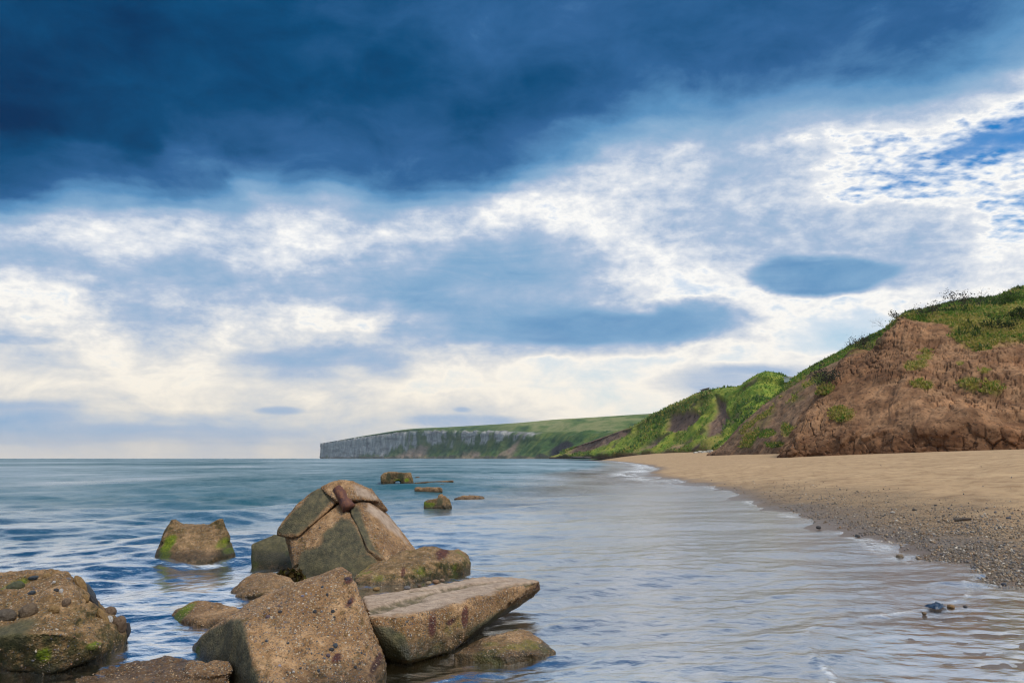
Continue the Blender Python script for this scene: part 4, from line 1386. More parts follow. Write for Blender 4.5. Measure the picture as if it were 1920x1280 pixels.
# 3. the tall pyramid of broken concrete
pile = thing('concrete_pile', tuple(W(650, 10.0, 0.0)), 'tallest pile of cracked concrete with a rusty pipe at its peak', 'rock', 'broken concrete blocks by the shore')
rock('front_block', [hull(B_((546, 1021, 9.75), (557, 1088, 9.45), (640, 1100, 9.2), (712, 1086, 9.3), (736, 1060, 9.5), (690, 1028, 9.47), (655, 960, 9.92), (638, 944, 9.97), (598, 973, 9.80), (541, 1009, 9.74),
                             (562, 1012, 11.3), (640, 950, 11.3), (735, 1050, 11.2), (562, 9.45, -.3), (720, 9.25, -.3), (570, 11.3, -.3), (740, 11.2, -.3))),
                     hull(B_((534, 1004, 10.15), (560, 968, 10.2), (606, 930, 10.3), (640, 930, 10.25), (700, 938, 10.45), (733, 968, 10.6), (640, 960, 10.05), (540, 1015, 10.1), (560, 1000, 11.0), (640, 930, 11.2), (720, 960, 11.1), (560, 10.2, -.2), (730, 10.4, -.2), (560, 11, -.2), (730, 11, -.2)))],
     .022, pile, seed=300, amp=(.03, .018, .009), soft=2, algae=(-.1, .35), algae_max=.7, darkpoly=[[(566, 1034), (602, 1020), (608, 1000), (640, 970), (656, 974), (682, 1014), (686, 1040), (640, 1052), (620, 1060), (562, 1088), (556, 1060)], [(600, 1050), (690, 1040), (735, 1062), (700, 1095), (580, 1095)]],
     moss0=.25, grit=1500, grit_size=(.008, .02))
rock('right_block', [hull(B_((655, 957, 9.88), (660, 946, 9.95), (678, 941, 10.0), (693, 943, 10.05), (706, 951, 10.1), (722, 963, 10.2), (735, 973, 10.35), (748, 992, 10.4), (765, 1019, 10.35), (782, 1032, 10.3),
                             (778, 1062, 10.1), (735, 1058, 9.4), (688, 1028, 9.42), (700, 946, 11.2), (770, 1024, 11.2), (780, 11.0, -.3), (735, 9.6, -.3)))],
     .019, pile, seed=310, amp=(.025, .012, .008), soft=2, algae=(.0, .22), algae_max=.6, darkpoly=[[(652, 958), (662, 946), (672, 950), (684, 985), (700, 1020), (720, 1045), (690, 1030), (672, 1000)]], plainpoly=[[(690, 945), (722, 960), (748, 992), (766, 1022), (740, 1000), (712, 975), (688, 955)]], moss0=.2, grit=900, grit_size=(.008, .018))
rock('upper_slab', [hull(B_((519, 1004, 9.75), (521, 990, 9.75), (540, 966, 9.8), (557, 946, 9.85), (580, 923, 9.95), (598, 914, 10.0), (616, 916, 10.05), (623, 932, 10.0), (632, 940, 9.95), (600, 970, 9.78), (562, 1003, 9.68), (540, 1008, 9.68),
                            (530, 995, 10.7), (560, 952, 10.9), (600, 918, 11.0), (625, 935, 11.0), (570, 1000, 10.7)))],
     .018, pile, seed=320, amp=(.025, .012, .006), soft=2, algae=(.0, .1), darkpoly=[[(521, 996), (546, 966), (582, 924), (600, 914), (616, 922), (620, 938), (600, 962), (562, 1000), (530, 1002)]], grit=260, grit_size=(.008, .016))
rock('cap_block', [hull(B_((599, 914, 10.0), (620, 906, 10.05), (640, 902, 10.1), (663, 903, 10.1), (680, 912, 10.1), (697, 917, 10.15), (708, 932, 10.2), (711, 941, 10.2), (690, 939, 10.0), (660, 934, 9.9), (632, 941, 9.88), (620, 931, 9.9),
                           (610, 912, 11.0), (660, 906, 11.1), (700, 925, 11.1), (705, 940, 11.1), (630, 940, 11.0))),
                   hull(B_((690, 936, 10.2), (710, 937, 10.3), (723, 949, 10.5), (727, 957, 10.5), (716, 958, 10.4), (700, 949, 10.25), (700, 940, 10.9), (722, 956, 10.9)))],
     .018, pile, seed=330, amp=(.03, .018, .009), soft=2, algae=(.0, .1), plainpoly=[[(664, 908), (696, 918), (708, 936), (690, 934), (668, 926)]], rust=[(c3(640, 925, 9.95), (.07, .5, .07))], grit=700, grit_size=(.008, .018))


def tube(name, A, Bp, r0, r1, mat, parent, seg=14, rings=8, wob=.15, seed=1, hollow=False, **kw):
    A, Bp = Vector(A), Vector(Bp)
    ax = (Bp - A)
    L = ax.length
    q = ax.to_track_quat('Z', 'Y').to_matrix()
    V = []
    for k in range(rings):
        f = k / (rings - 1)
        for s in range(seg):
            a = 2 * math.pi * s / seg
            rr = (r0 + (r1 - r0) * f) * (1 + wob * mnoise.noise(Vector((math.cos(a) * 1.3, math.sin(a) * 1.3, f * 4 + seed * 3.1))))
            V.append((A + q @ Vector((rr * math.cos(a), rr * math.sin(a), f * L)))[:])
    Fq = [[k * seg + s, k * seg + (s + 1) % seg, (k + 1) * seg + (s + 1) % seg, (k + 1) * seg + s] for k in range(rings - 1) for s in range(seg)]
    base = Vector(parent.location) if parent is not None else Vector((0, 0, 0))
    V.append(A[:])
    V.append(Bp[:])
    for s in range(seg):
        Fq.append([len(V) - 2, (s + 1) % seg, s, s])
        Fq.append([len(V) - 1, (rings - 1) * seg + s, (rings - 1) * seg + (s + 1) % seg, (rings - 1) * seg + (s + 1) % seg])
    bm = bmesh.new()
    vs = [bm.verts.new(Vector(v) - base) for v in V]
    for f in Fq:
        bm.faces.new([vs[i] for i in dict.fromkeys(f)])
    bmesh.ops.recalc_face_normals(bm, faces=bm.faces)
    me = bpy.data.meshes.new(name)
    bm.to_mesh(me)
    bm.free()
    me.polygons.foreach_set('use_smooth', [True] * len(me.polygons))
    return put(name, me, mat, parent, **kw)


def rust_mat():
    m, t, bs, out = new_mat('rusty_steel')
    ps = pos(t)
    n = t.noise(ps, 14, 6, .65)
    t.plug(bs.inputs['Base Color'], t.ramp(n, [(.3, (.045, .022, .028)), (.5, (.12, .045, .03)), (.68, (.22, .09, .04)), (.8, (.10, .05, .05))]))
    bs.inputs['Roughness'].default_value = .8
    t.plug(bs.inputs['Normal'], bump(t, n, .8, .02))
    return m


M_RUST = rust_mat()
tube('steel_pipe', P(632, 915, 10.0), P(655, 953, 9.86), .070, .092, M_RUST, pile, wob=.35, seed=3)

# 3a. low green block behind it
rock('concrete_block', [hull(B_((471, 1020, 11.6), (515, 1001, 11.8), (552, 1002, 11.9), (471, 1051, 11.4), (552, 1052, 11.3), (480, 1020, 12.5), (555, 1005, 12.6), (472, 11.3, -.3), (555, 11.2, -.3), (480, 12.5, -.3), (555, 12.6, -.3)))],
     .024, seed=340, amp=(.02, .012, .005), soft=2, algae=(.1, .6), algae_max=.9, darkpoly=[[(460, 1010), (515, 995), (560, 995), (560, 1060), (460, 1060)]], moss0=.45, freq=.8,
     label='low smooth block of green concrete half hidden behind the left foot of the tallest pile', cat='rock', group='broken concrete blocks by the shore')

# 4. long block to the right of the pile
rock('concrete_block', [hull(B_((664, 1082, 9.1), (690, 1062, 9.3), (722, 1046, 9.5), (756, 1034, 9.7), (812, 1026, 10.1), (834, 1033, 10.1), (672, 1094, 8.75), (742, 1066, 8.95), (800, 1054, 9.25), (838, 1052, 9.4),
                                (668, 1108, 8.7), (760, 1100, 8.85), (870, 9.6, -.25), (670, 8.9, -.25), (760, 9.0, -.25), (690, 9.9, -.25), (840, 10.6, -.25), (700, 1056, 9.9), (820, 1030, 10.6))),
                        hull(B_((810, 1036, 10.0), (836, 1034, 10.1), (858, 1031, 10.2), (876, 1040, 10.2), (882, 1052, 10.1), (881, 1068, 9.95), (872, 1084, 9.75), (810, 1060, 9.35), (862, 1052, 9.6), (810, 9.3, -.2), (870, 9.8, -.2), (870, 1045, 10.7), (820, 1040, 10.7), (870, 10.7, -.2)))],
     .018, seed=400, amp=(.035, .022, .008), soft=3, algae=(.38, .85), algae_max=.97, moss0=.6, rust=[(c3(830, 1036, 9.9), (.09, .5, .06)), (c3(755, 1072, 8.95), (.03, .3, .07))], grit=800, grit_size=(.008, .018),
     label='long mossy concrete block lying behind the flat slab at the foot of the tallest pile', cat='rock', group='broken concrete blocks by the shore')

# 5. the flat slab with grooves in its top
ZT = .318
_gr = [(np.array(G(690, 1141, ZT)), np.array(G(880, 1096, ZT))), (np.array(G(690, 1148, ZT)), np.array(G(800, 1120, ZT))), (np.array(G(760, 1110, ZT)), np.array(G(960, 1088, ZT))), (np.array(G(930, 1104, ZT)), np.array(G(1008, 1089, ZT)))]


def grooves(V, n):
    d = np.zeros(len(V))
    up = sstep(.25, .29, V[:, 2])
    for a, b in _gr:
        e = (b - a)[:2]
        L = np.linalg.norm(e)
        e = e / L
        r = V[:, :2] - a[:2]
        s = r @ e
        w = np.abs(r[:, 0] * -e[1] + r[:, 1] * e[0] + .04 * n)
        d -= .042 * sstep(.075, .03, w) * sstep(-.05, .1, s) * sstep(L + .05, L - .15, s)
    r = V[:, :2] - _gr[0][0][:2]
    e = (_gr[0][1] - _gr[0][0])[:2]
    e /= np.linalg.norm(e)
    w = r[:, 0] * -e[1] + r[:, 1] * e[0]
    d += .006 * np.sin(w * 46 + 3 * n) * (.5 + n)
    return d * up


rock('concrete_slab', [hull([G(680, 1118, ZT), G(689, 1154, ZT), G(755, 1152, ZT), G(837, 1139, ZT), G(919, 1112, ZT), G(968, 1096, ZT), G(1011, 1088, ZT), G(955, 1080, ZT), G(886, 1083, ZT), G(771, 1103, ZT)]
                            + B_((690, 1170, 6.0), (722, 1230, 5.95), (765, 1238, 5.88), (798, 1231, 6.0), (843, 1220, 6.2), (700, 1226, 6.1), (690, 6.3, -.15), (760, 6.2, -.2), (830, 6.5, -.2), (870, 1196, 6.55), (700, 7.0, -.2), (860, 7.6, -.1), (919, 1160, 7.0))),
                       hull([G(800, 1143, ZT), G(837, 1139, ZT), G(919, 1112, ZT), G(968, 1096, ZT), G(1012, 1088, ZT), G(955, 1080, ZT), G(886, 1083, ZT)] + B_((850, 1200, 6.45), (919, 1166, 7.05), (968, 1140, 7.5), (1000, 1122, 7.75), (1016, 1104, 7.8), (960, 1110, 8.1), (870, 1120, 7.9)))],
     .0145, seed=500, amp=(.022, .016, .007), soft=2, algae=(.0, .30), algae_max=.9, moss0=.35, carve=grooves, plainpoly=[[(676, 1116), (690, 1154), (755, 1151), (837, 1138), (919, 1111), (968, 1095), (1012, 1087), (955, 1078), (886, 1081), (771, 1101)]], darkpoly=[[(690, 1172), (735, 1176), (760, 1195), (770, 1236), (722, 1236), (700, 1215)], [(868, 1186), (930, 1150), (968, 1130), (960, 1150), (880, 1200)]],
     rust=[(c3(810, 1170, 6.1), (.035, .2, .10)), (c3(872, 1155, 6.45), (.03, .2, .09)), (c3(845, 1163, 6.3), (.045, .2, .03)), (c3(1010, 1098, 7.65), (.035, .3, .03))], grit=1600, grit_size=(.006, .014),
     label='flat grooved concrete slab jutting out over the water with rust stains on its edge', cat='slab', group='broken concrete blocks by the shore')

# 6. thin wedge lying in the water before the slab
rock('concrete_wedge', [hull(B_((848, 1223, 6.12), (900, 1205, 6.3), (955, 1181, 6.55), (976, 1176, 6.6), (992, 1182, 6.55), (1020, 1205, 6.35), (1043, 1219, 6.2), (950, 1229, 5.98), (1000, 1224, 6.05), (930, 1213, 6.1), (1000, 1204, 6.2),
                                (850, 6.1, -.12), (950, 5.95, -.12), (1050, 6.15, -.12), (900, 6.9, -.1), (1020, 6.8, -.1), (960, 1184, 6.85)))],
     .0135, seed=600, amp=(.022, .014, .007), soft=2, wetz=.025, algae=(.0, .16), algae_max=.65, moss0=.4, grit=700, grit_size=(.006, .013),
     label='thin pointed wedge of concrete lying in the water in front of the flat slab', cat='rock', group='broken concrete blocks by the shore')

# 7. the big tan block in front
r7 = rock('concrete_block', [hull(B_((640, 1063, 6.3), (656, 1074, 6.2), (600, 1077, 6.2), (567, 1087, 6.15), (527, 1106, 6.05), (465, 1131, 5.9), (424, 1157, 5.8), (660, 1092, 6.05), (671, 1122, 5.95), (683, 1156, 5.85), (703, 1198, 5.7), (722, 1229, 5.6), (727, 1254, 5.55),
                                  (436, 1161, 5.55), (457, 1164, 5.45), (469, 1207, 5.2), (490, 1282, 4.9), (505, 1340, 4.75), (694, 1290, 5.15), (640, 1330, 4.95),
                                  (383, 1187, 5.95), (361, 1213, 6.05), (359, 1238, 6.0), (430, 1246, 5.45), (500, 4.85, -.35), (720, 5.4, -.35), (400, 5.8, -.35), (640, 1070, 7.1), (470, 1132, 6.8), (385, 1192, 6.6), (680, 1150, 6.9), (640, 7.1, -.3), (380, 6.6, -.3), (720, 6.4, -.3)))],
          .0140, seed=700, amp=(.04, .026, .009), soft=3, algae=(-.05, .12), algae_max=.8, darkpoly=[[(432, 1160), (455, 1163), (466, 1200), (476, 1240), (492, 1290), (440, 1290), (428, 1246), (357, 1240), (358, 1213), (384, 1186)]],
          moss=[(c3(375, 1220, 5.95), (.05, .2, .05))], rust=[(c3(655, 1128, 5.85), (.03, .2, .04)), (c3(632, 1232, 5.3), (.028, .1, .022)), (c3(655, 1086, 6.1), (.04, .3, .03)), (c3(703, 1245, 5.4), (.025, .3, .05))], grit=5200, grit_size=(.0045, .016),
          label='big tan pebbly concrete block with one dark face, front centre of the pile of rocks', cat='rock', group='broken concrete blocks by the shore')
embed(r7, [(590, 1147, 9, 13, 10, DRK), (598, 1150, 8, 8, 0, TAN), (603, 1146, 6, 6, 0, GREY), (525, 1147, 10, 9, 0, DRK), (523, 1136, 7, 6, 0, (.08, .05, .07)), (567, 1117, 8, 7, 0, (.17, .16, .24)), (574, 1113, 6, 6, 0, PALE),
           (502, 1156, 11, 10, 0, (.12, .08, .10)), (503, 1140, 7, 5, 0, PALE), (624, 1146, 9, 10, 20, DRK), (626, 1157, 8, 7, 0, DRK), (655, 1130, 10, 16, -30, (.055, .03, .045)), (651, 1085, 15, 10, 0, (.06, .035, .05)),
           (604, 1100, 7, 6, 0, SLATE), (613, 1115, 7, 9, 0, DRK), (628, 1210, 13, 13, 10, SLATE), (621, 1217, 14, 8, 15, DRK), (615, 1228, 10, 9, 0, (.10, .07, .09)), (677, 1224, 6, 7, 0, SLATE), (524, 1248, 8, 8, 0, (.35, .31, .36)),
           (597, 1256, 7, 7, 0, SLATE), (586, 1253, 7, 6, 0, TAN), (648, 1190, 7, 9, 0, OCH), (540, 1205, 7, 5, 0, SLATE), (500, 1201, 9, 5, 0, SLATE), (536, 1232, 9, 5, 20, TAN), (550, 1259, 7, 6, 0, PALE), (666, 1250, 8, 8, 0, DRK)], 'pebble', .25)

# 8. low rock along the bottom edge
r8 = rock('boulder', [hull(B_((100, 1296, 5.2), (150, 1268, 5.35), (200, 1254, 5.45), (262, 1240, 5.55), (312, 1232, 5.6), (360, 1238, 5.55), (405, 1252, 5.4), (425, 1275, 5.2), (430, 1310, 4.95), (280, 1300, 4.9), (180, 1305, 4.95),
                              (90, 4.9, -.3), (430, 4.8, -.3), (280, 4.6, -.3), (120, 6.2, -.3), (420, 6.2, -.3), (310, 1240, 6.1)))
                      , hull(B_((346, 1250, 5.28), (356, 1240, 5.4), (400, 1236, 5.4), (428, 1240, 5.35), (438, 1252, 5.28), (428, 1264, 5.2), (385, 1266, 5.12), (350, 1264, 5.15), (360, 1256, 5.8), (425, 1252, 5.8), (390, 5.4, -.2)))],
          .0145, seed=800, amp=(.035, .022, .009), soft=4, algae=(-.1, .02), grit=1800, grit_size=(.005, .015), moss=[],
          label='low flat-topped tan boulder along the bottom edge below the big block', cat='boulder')

# 9. small rock behind the big block
rock('boulder', [hull(B_((424, 1128, 8.2), (440, 1101, 8.4), (462, 1083, 8.5), (482, 1074, 8.6), (512, 1071, 8.6), (540, 1082, 8.5), (560, 1100, 8.3), (440, 1122, 8.0), (500, 1110, 7.9), (560, 1120, 7.9), (430, 8.15, -.2), (560, 8.0, -.2), (440, 9.2, -.2), (560, 9.2, -.2), (500, 1076, 9.1)))],
     .016, seed=900, amp=(.04, .022, .008), soft=4, algae=(.02, .34), algae_max=.8, dark=[], grit=600, grit_size=(.007, .016),
     label='brown boulder peeping out between the big tan block and the tallest pile', cat='boulder')

# 10. small rock with a bright green end
rock('boulder', [hull(B_((318, 1170, 7.0), (330, 1144, 7.2), (352, 1131, 7.3), (378, 1126, 7.35), (420, 1131, 7.2), (455, 1140, 7.0), (440, 1165, 6.75), (360, 1160, 6.85), (335, 1178, 6.9), (380, 1181, 6.75), (320, 6.95, -.15), (440, 6.6, -.15), (330, 7.8, -.15), (450, 7.8, -.15), (400, 1130, 7.7)))],
     .014, seed=1000, amp=(.03, .018, .008), soft=4, algae=(.0, .14), algae_max=.8, moss=[(c3(336, 1152, 7.0), (.085, .4, .12))], grit=600, grit_size=(.006, .014),
     label='small low boulder with a bright green weedy end left of the big tan block', cat='boulder')

# ---- farther out in the bay
def yw(py):
    return float(G(960, py)[1])


Ya = yw(906)
arch = [hull(B_((715, 893, Ya), (722, 886, Ya), (735, 884.5, Ya), (735, 899, Ya), (742, 903, Ya), (717, 906, Ya), (716, 905, Ya + 2), (722, 888, Ya + 2), (735, 886, Ya + 2), (740, 905, Ya + 2), (718, Ya, -.2), (736, Ya, -.2), (718, Ya + 2, -.2), (736, Ya + 2, -.2))),
        hull(B_((728, 884.5, Ya), (772, 884.5, Ya), (773, 901, Ya), (728, 901.5, Ya), (730, 886, Ya + 2), (770, 886, Ya + 2), (772, 901, Ya + 2), (730, 901, Ya + 2))),
        hull(B_((752, 900, Ya), (749, 906, Ya), (757, 908, Ya - .3), (776, 907, Ya), (770, 885, Ya), (756, 890, Ya), (770, 886, Ya + 2), (775, 905, Ya + 2), (752, 905, Ya + 2), (752, Ya, -.2), (776, Ya, -.2), (752, Ya + 2, -.2), (776, Ya + 2, -.2)))]
rock('concrete_block', arch, .05, seed=1200, amp=(.10, .05, .01), soft=1, algae=(.1, 1.2), algae_max=.75, moss0=.5, freq=.35, dark=[(c3(729, 894, Ya), (.16, 2, .3)), (c3(751, 893, Ya), (.3, 2, .3))],
     moss=[(c3(763, 899, Ya), (.16, 1, .14)), (c3(745, 899, Ya), (.25, 1, .06))], label='weedy green block with a gap under it like a bridge, farthest out of the rocks', cat='rock', group='rocks out in the bay')
Yb = yw(905)
rock('beam', [hull(B_((776, 904.5, Yb), (810, 902.5, Yb), (848, 899.8, Yb), (851, 902, Yb), (850, 905, Yb), (846, Yb, -.2), (778, Yb, -.2), (780, 904, Yb + .8), (850, 901, Yb + .8), (848, Yb + .8, -.2), (780, Yb + .8, -.2)))],
     .05, seed=1210, amp=(.03, .03, .01), soft=1, algae=(-.1, .1), freq=.4, label='long thin concrete beam just above the water beside the green bridge-like block', cat='beam', group='rocks out in the bay')
Yc = yw(924)
rock('concrete_block', [hull(B_((777, 915, Yc), (781, 913.2, Yc), (826, 913, Yc), (830, 916, Yc), (829, 924, Yc), (777, 925, Yc), (780, 914, Yc + .8), (828, 914, Yc + .8), (778, Yc, -.2), (830, Yc, -.2), (780, Yc + .8, -.2), (829, Yc + .8, -.2)))],
     .035, seed=1220, amp=(.04, .03, .01), soft=1, algae=(-.1, .12), algae_max=.7, freq=.5, label='low brick-shaped tan block in the water below the thin beam', cat='rock', group='rocks out in the bay')
Yd = yw(952)
rock('concrete_block', [hull(B_((793, 940, Yd), (800, 937, Yd), (823, 934, Yd), (830, 943, Yd - .1), (838, 951, Yd - .2), (794, 952, Yd - .1), (800, 938, Yd + .7), (830, 932, Yd + .7), (794, Yd, -.2), (838, Yd - .2, -.2), (796, Yd + .8, -.2), (846, Yd + .8, -.2))),
                        hull(B_((819, 936, Yd), (823, 927, Yd + .1), (830, 926, Yd + .1), (842, 934, Yd), (848, 951, Yd), (834, 951, Yd - .25), (823, 945, Yd - .1), (825, 928, Yd + .7), (846, 945, Yd + .7), (824, Yd, -.2), (848, Yd, -.2), (844, Yd + .8, -.2)))],
     .026, seed=1230, amp=(.04, .03, .01), soft=1, algae=(.1, .5), algae_max=.8, freq=.6, moss=[(c3(806, 946, Yd), (.22, 1, .09)), (c3(797, 944, Yd), (.08, 1, .08))], dark=[(c3(825, 940, Yd), (.12, 1, .15))],
     label='moss green block with a raised right shoulder, nearest of the rocks out in the bay', cat='rock', group='rocks out in the bay')
Ye = yw(936)
rock('boulder', [hull(B_((853, 936, Ye), (862, 932, Ye), (875, 930, Ye), (897, 929, Ye), (909, 932, Ye), (907, 935, Ye), (880, 937, Ye - .3), (860, Ye + .8, 0), (905, Ye + .8, .05), (855, Ye, -.15), (908, Ye, -.15), (880, Ye + .8, .12)))],
     .03, seed=1240, amp=(.06, .05, .01), soft=1, algae=(-.1, .15), algae_max=.7, freq=.6, label='long low brown rock barely out of the water, farthest right of the bay rocks', cat='rock', group='rocks out in the bay')
Yf = yw(910)
rock('boulder', [hull(B_((818, 910, Yf), (825, 907.6, Yf), (831, 907.4, Yf), (836, 910, Yf), (827, 911, Yf - .3), (820, Yf + .8, 0), (835, Yf + .8, 0), (827, Yf, -.15)))],
     .035, seed=1250, amp=(.03, .03, .01), soft=1, algae=(-.1, .2), freq=.5, label='tiny dark rock tip awash just below the thin beam', cat='rock', group='rocks out in the bay')
Yg = yw(895)
rock('boulder', [hull(B_((777, 894.6, Yg), (781, 893.4, Yg), (786, 893.2, Yg), (788, 894.6, Yg), (782, Yg + 1, 0), (783, Yg, -.15), (786, Yg + 1, -.1)))],
     .05, seed=1260, amp=(.03, .03, .01), soft=1, algae=(-.1, .2), freq=.5, label='thin sliver of rock awash right behind the green bridge-like block', cat='rock', group='rocks out in the bay')

# ------------------------------------------------------------------ grass, scrub and shrubs
def leaf_mat(name, rough=.8, trans=.25):
    m, t, bs, out = new_mat(name)
    c = attr(t, 'tint', 'Color')
    t.plug(bs.inputs['Base Color'], c)
    bs.inputs['Roughness'].default_value = rough
    bs.inputs['Specular IOR Level'].default_value = .2
    tl = t.add('ShaderNodeBsdfTranslucent')
    t.plug(tl.inputs['Color'], c)
    ms = t.add('ShaderNodeMixShader')
    ms.inputs[0].default_value = .45
    t.l.new(bs.outputs[0], ms.inputs[1])
    t.l.new(tl.outputs[0], ms.inputs[2])
    t.l.new(ms.outputs[0], out.inputs[0])
    return m


M_LEAF = leaf_mat('leaves')
G_GREEN = np.array([(.060, .125, .020), (.085, .150, .024), (.115, .165, .028), (.075, .110, .026)])
G_STRAW = np.array([(.26, .215, .060), (.22, .19, .045), (.17, .175, .036), (.28, .225, .09)])
G_DARK = np.array([(.028, .060, .016), (.040, .075, .018), (.050, .062, .024), (.065, .088, .026)])


def tufts(C, Nn, hgt, wid, tint, rng, blades=4, lean=.5):
    """Blade triangles fanning out of each point."""
    n = len(C)
    b = blades
    ang = rng.uniform(0, 2 * np.pi, (n, b))
    dirx = np.stack([np.cos(ang), np.sin(ang), np.zeros_like(ang)], -1)
    side = np.stack([-np.sin(ang), np.cos(ang), np.zeros_like(ang)], -1)
    h = hgt[:, None] * rng.uniform(.6, 1.2, (n, b))
    w = wid[:, None] * rng.uniform(.7, 1.3, (n, b))
    base = C[:, None, :] + dirx * w[..., None] * .6
    tip = base + dirx * (h * lean * rng.uniform(.2, 1.2, (n, b)))[..., None] + np.array([0, 0, 1.0]) * h[..., None] + Nn[:, None, :] * .1 * h[..., None]
    V = np.stack([base - side * w[..., None] * .5, base + side * w[..., None] * .5, tip], 2)
    V[:, :, :2, 2] -= .08 * hgt[:, None, None]
    T = np.arange(n * b * 3).reshape(-1, 3)
    tt = np.repeat(tint, b * 3, 0) * rng.uniform(.75, 1.2, (n * b * 3, 1))
    return V.reshape(-1, 3), T, tt


def grass_mesh(name, V, T, tint):
    me = mesh_np(name, V, T, False, {'tint': tint * (2.1 if name == 'scrub' else 1.8)})
    return me


def scatter_on(key, n, rng, thr=.45, view=None):
    V, g, tone, pp, top = GROUND[key]
    ok = (g > thr)
    if view is not None:
        ok &= view(pp, V)
    idx = np.nonzero(ok)[0]
    idx = rng.choice(idx, n, replace=len(idx) < n)
    C = V[idx] + rng.normal(size=(n, 3)) * np.array([.35, .35, .05])
    return idx, C, tone[idx], top[idx]


def vegetation():
    rng = np.random.default_rng(21)
    inview = lambda pp, V: (pp[:, 0] > 1300) & (pp[:, 0] < 2080)
    parts = []
    idx, C, tone, g = scatter_on('cliff', 30000, rng, .4, inview)
    patch = fbm(C * .16, 3, seed=401)
    straw = rng.random(len(C)) < np.clip(tone * .9 + .08, 0, .85)
    dk = (patch > .20) & ~straw & (g > .7) & (rng.random(len(C)) < .7)
    tint = np.where(straw[:, None], G_STRAW[rng.integers(0, 4, len(C))], G_GREEN[rng.integers(0, 4, len(C))])
    tint = np.where(dk[:, None], G_DARK[rng.integers(0, 4, len(C))], tint)
    h = np.where(dk, rng.uniform(.4, .9, len(C)), rng.uniform(.18, .50, len(C))) * (.55 + .7 * np.clip(patch + .5, 0, 1))
    parts.append(tufts(C, np.zeros_like(C), h, h * .55, tint, rng, 4, .7))
    idx, C, tone, g = scatter_on('slope', 9000, rng, .4, inview)
    straw = rng.random(len(C)) < np.clip(tone * .9 + .05, 0, .85)
    patch = fbm(C * .1, 3, seed=411)
    dk = (patch > .25) & ~straw & (g > .7) & (rng.random(len(C)) < .6)
    tint = np.where(straw[:, None], G_STRAW[rng.integers(0, 4, len(C))], G_GREEN[rng.integers(0, 4, len(C))])
    tint = np.where(dk[:, None], G_DARK[rng.integers(0, 4, len(C))], tint)
    h = np.where(dk, rng.uniform(.5, 1.1, len(C)), rng.uniform(.25, .6, len(C)))
    parts.append(tufts(C, np.zeros_like(C), h, h * .6, tint, rng, 4, .7))
    off, VV, TT, CC = 0, [], [], []
    for V, T, c in parts:
        VV.append(V)
        TT.append(T + off)
        CC.append(c)
        off += len(V)
    put('grass', grass_mesh('grass', np.concatenate(VV), np.concatenate(TT), np.concatenate(CC)), M_LEAF, label='rough green and straw-yellow grass on top of the clay cliff', cat='grass', kind='stuff')
    # scrub on the green hill behind
    idx, C, lush, g = scatter_on('hill', 10000, rng, .5, lambda pp, V: (pp[:, 0] > 1050) & (pp[:, 0] < 1520))
    patch = fbm(C * .035, 4, seed=421)
    keep = (lush > .4) | (patch > .05) | (rng.random(len(C)) < .2)
    C, lush, patch = C[keep], lush[keep], patch[keep]
    dk = (patch > .22) & (rng.random(len(C)) < .7)
    tint = np.where(dk[:, None], G_DARK[rng.integers(0, 4, len(C))] * 1.5, G_GREEN[rng.integers(0, 4, len(C))])
    st = (rng.random(len(C)) < .22) & (lush < .3)
    tint = np.where(st[:, None], G_STRAW[rng.integers(0, 4, len(C))] * .9, tint)
    h = np.where(dk, rng.uniform(.9, 2.0, len(C)), rng.uniform(.4, 1.0, len(C)))
    V, T, c = tufts(C, np.zeros_like(C), h, h * .6, tint, rng, 4, .6)
    put('scrub', grass_mesh('scrub', V, T, c), M_LEAF, label='dense bright green scrub covering the hill behind the clay cliff', cat='scrub', kind='stuff')


vegetation()


def drop(key, px, py):
    """The place on a hill seen at a pixel of the photograph."""
    V, g, tone, pp, top = GROUND[key]
    d = (pp[:, 0] - px) ** 2 + (pp[:, 1] - py) ** 2
    near = np.nonzero(d < 30)[0]
    if len(near) == 0:
        return V[np.argmin(d)]
    return V[near[np.argmin(V[near, 1])]]


def bark_mat():
    m, t, bs, out = new_mat('twigs')
    n = t.noise(pos(t), 6, 3, .6)
    t.plug(bs.inputs['Base Color'], t.ramp(n, [(.3, (.030, .022, .020)), (.7, (.075, .055, .045))]))
    bs.inputs['Roughness'].default_value = .9
    return m


M_TWIG = bark_mat()


def twig_mesh(name, rng, w, h, n, thick, droop=.3, levels=2, lean=0.0):
    V, T = [], []
    tips = []

    def limb(p, d, L, r, lev):
        q = p
        segs = 4
        prev = None
        for k in range(segs + 1):
            rr = r * (1 - .75 * k / segs)
            a = np.cross(d, [0.3, 1, .2])
            a /= np.linalg.norm(a)
            b = np.cross(d, a)
            ring = []
            for s in range(3):
                an = 2 * math.pi * s / 3
                V.append(q + rr * (a * math.cos(an) + b * math.sin(an)))
                ring.append(len(V) - 1)
            if prev:
                for s in range(3):
                    T.append((prev[s], prev[(s + 1) % 3], ring[(s + 1) % 3]))
                    T.append((prev[s], ring[(s + 1) % 3], ring[s]))
            prev = ring
            if k < segs:
                d = d + rng.normal(size=3) * .22
                d /= np.linalg.norm(d)
                q = q + d * L / segs
                if lev > 0 and k > 0:
                    for _ in range(2):
                        e = d + rng.normal(size=3) * .75
                        e[2] += .15
                        limb(q, e / np.linalg.norm(e), L * rng.uniform(.35, .6), rr * .6, lev - 1)
        tips.append(q)
    for k in range(n):
        a = rng.uniform(0, 2 * math.pi)
        d = np.array([math.cos(a) * w / h * .55 + lean, math.sin(a) * w / h * .4, 1.0])
        limb(np.array([math.cos(a) * w * .12, math.sin(a) * w * .1, -.15]), d / np.linalg.norm(d), h * rng.uniform(.55, .95), thick, levels)
    return np.array(V), np.array(T), np.array(tips)


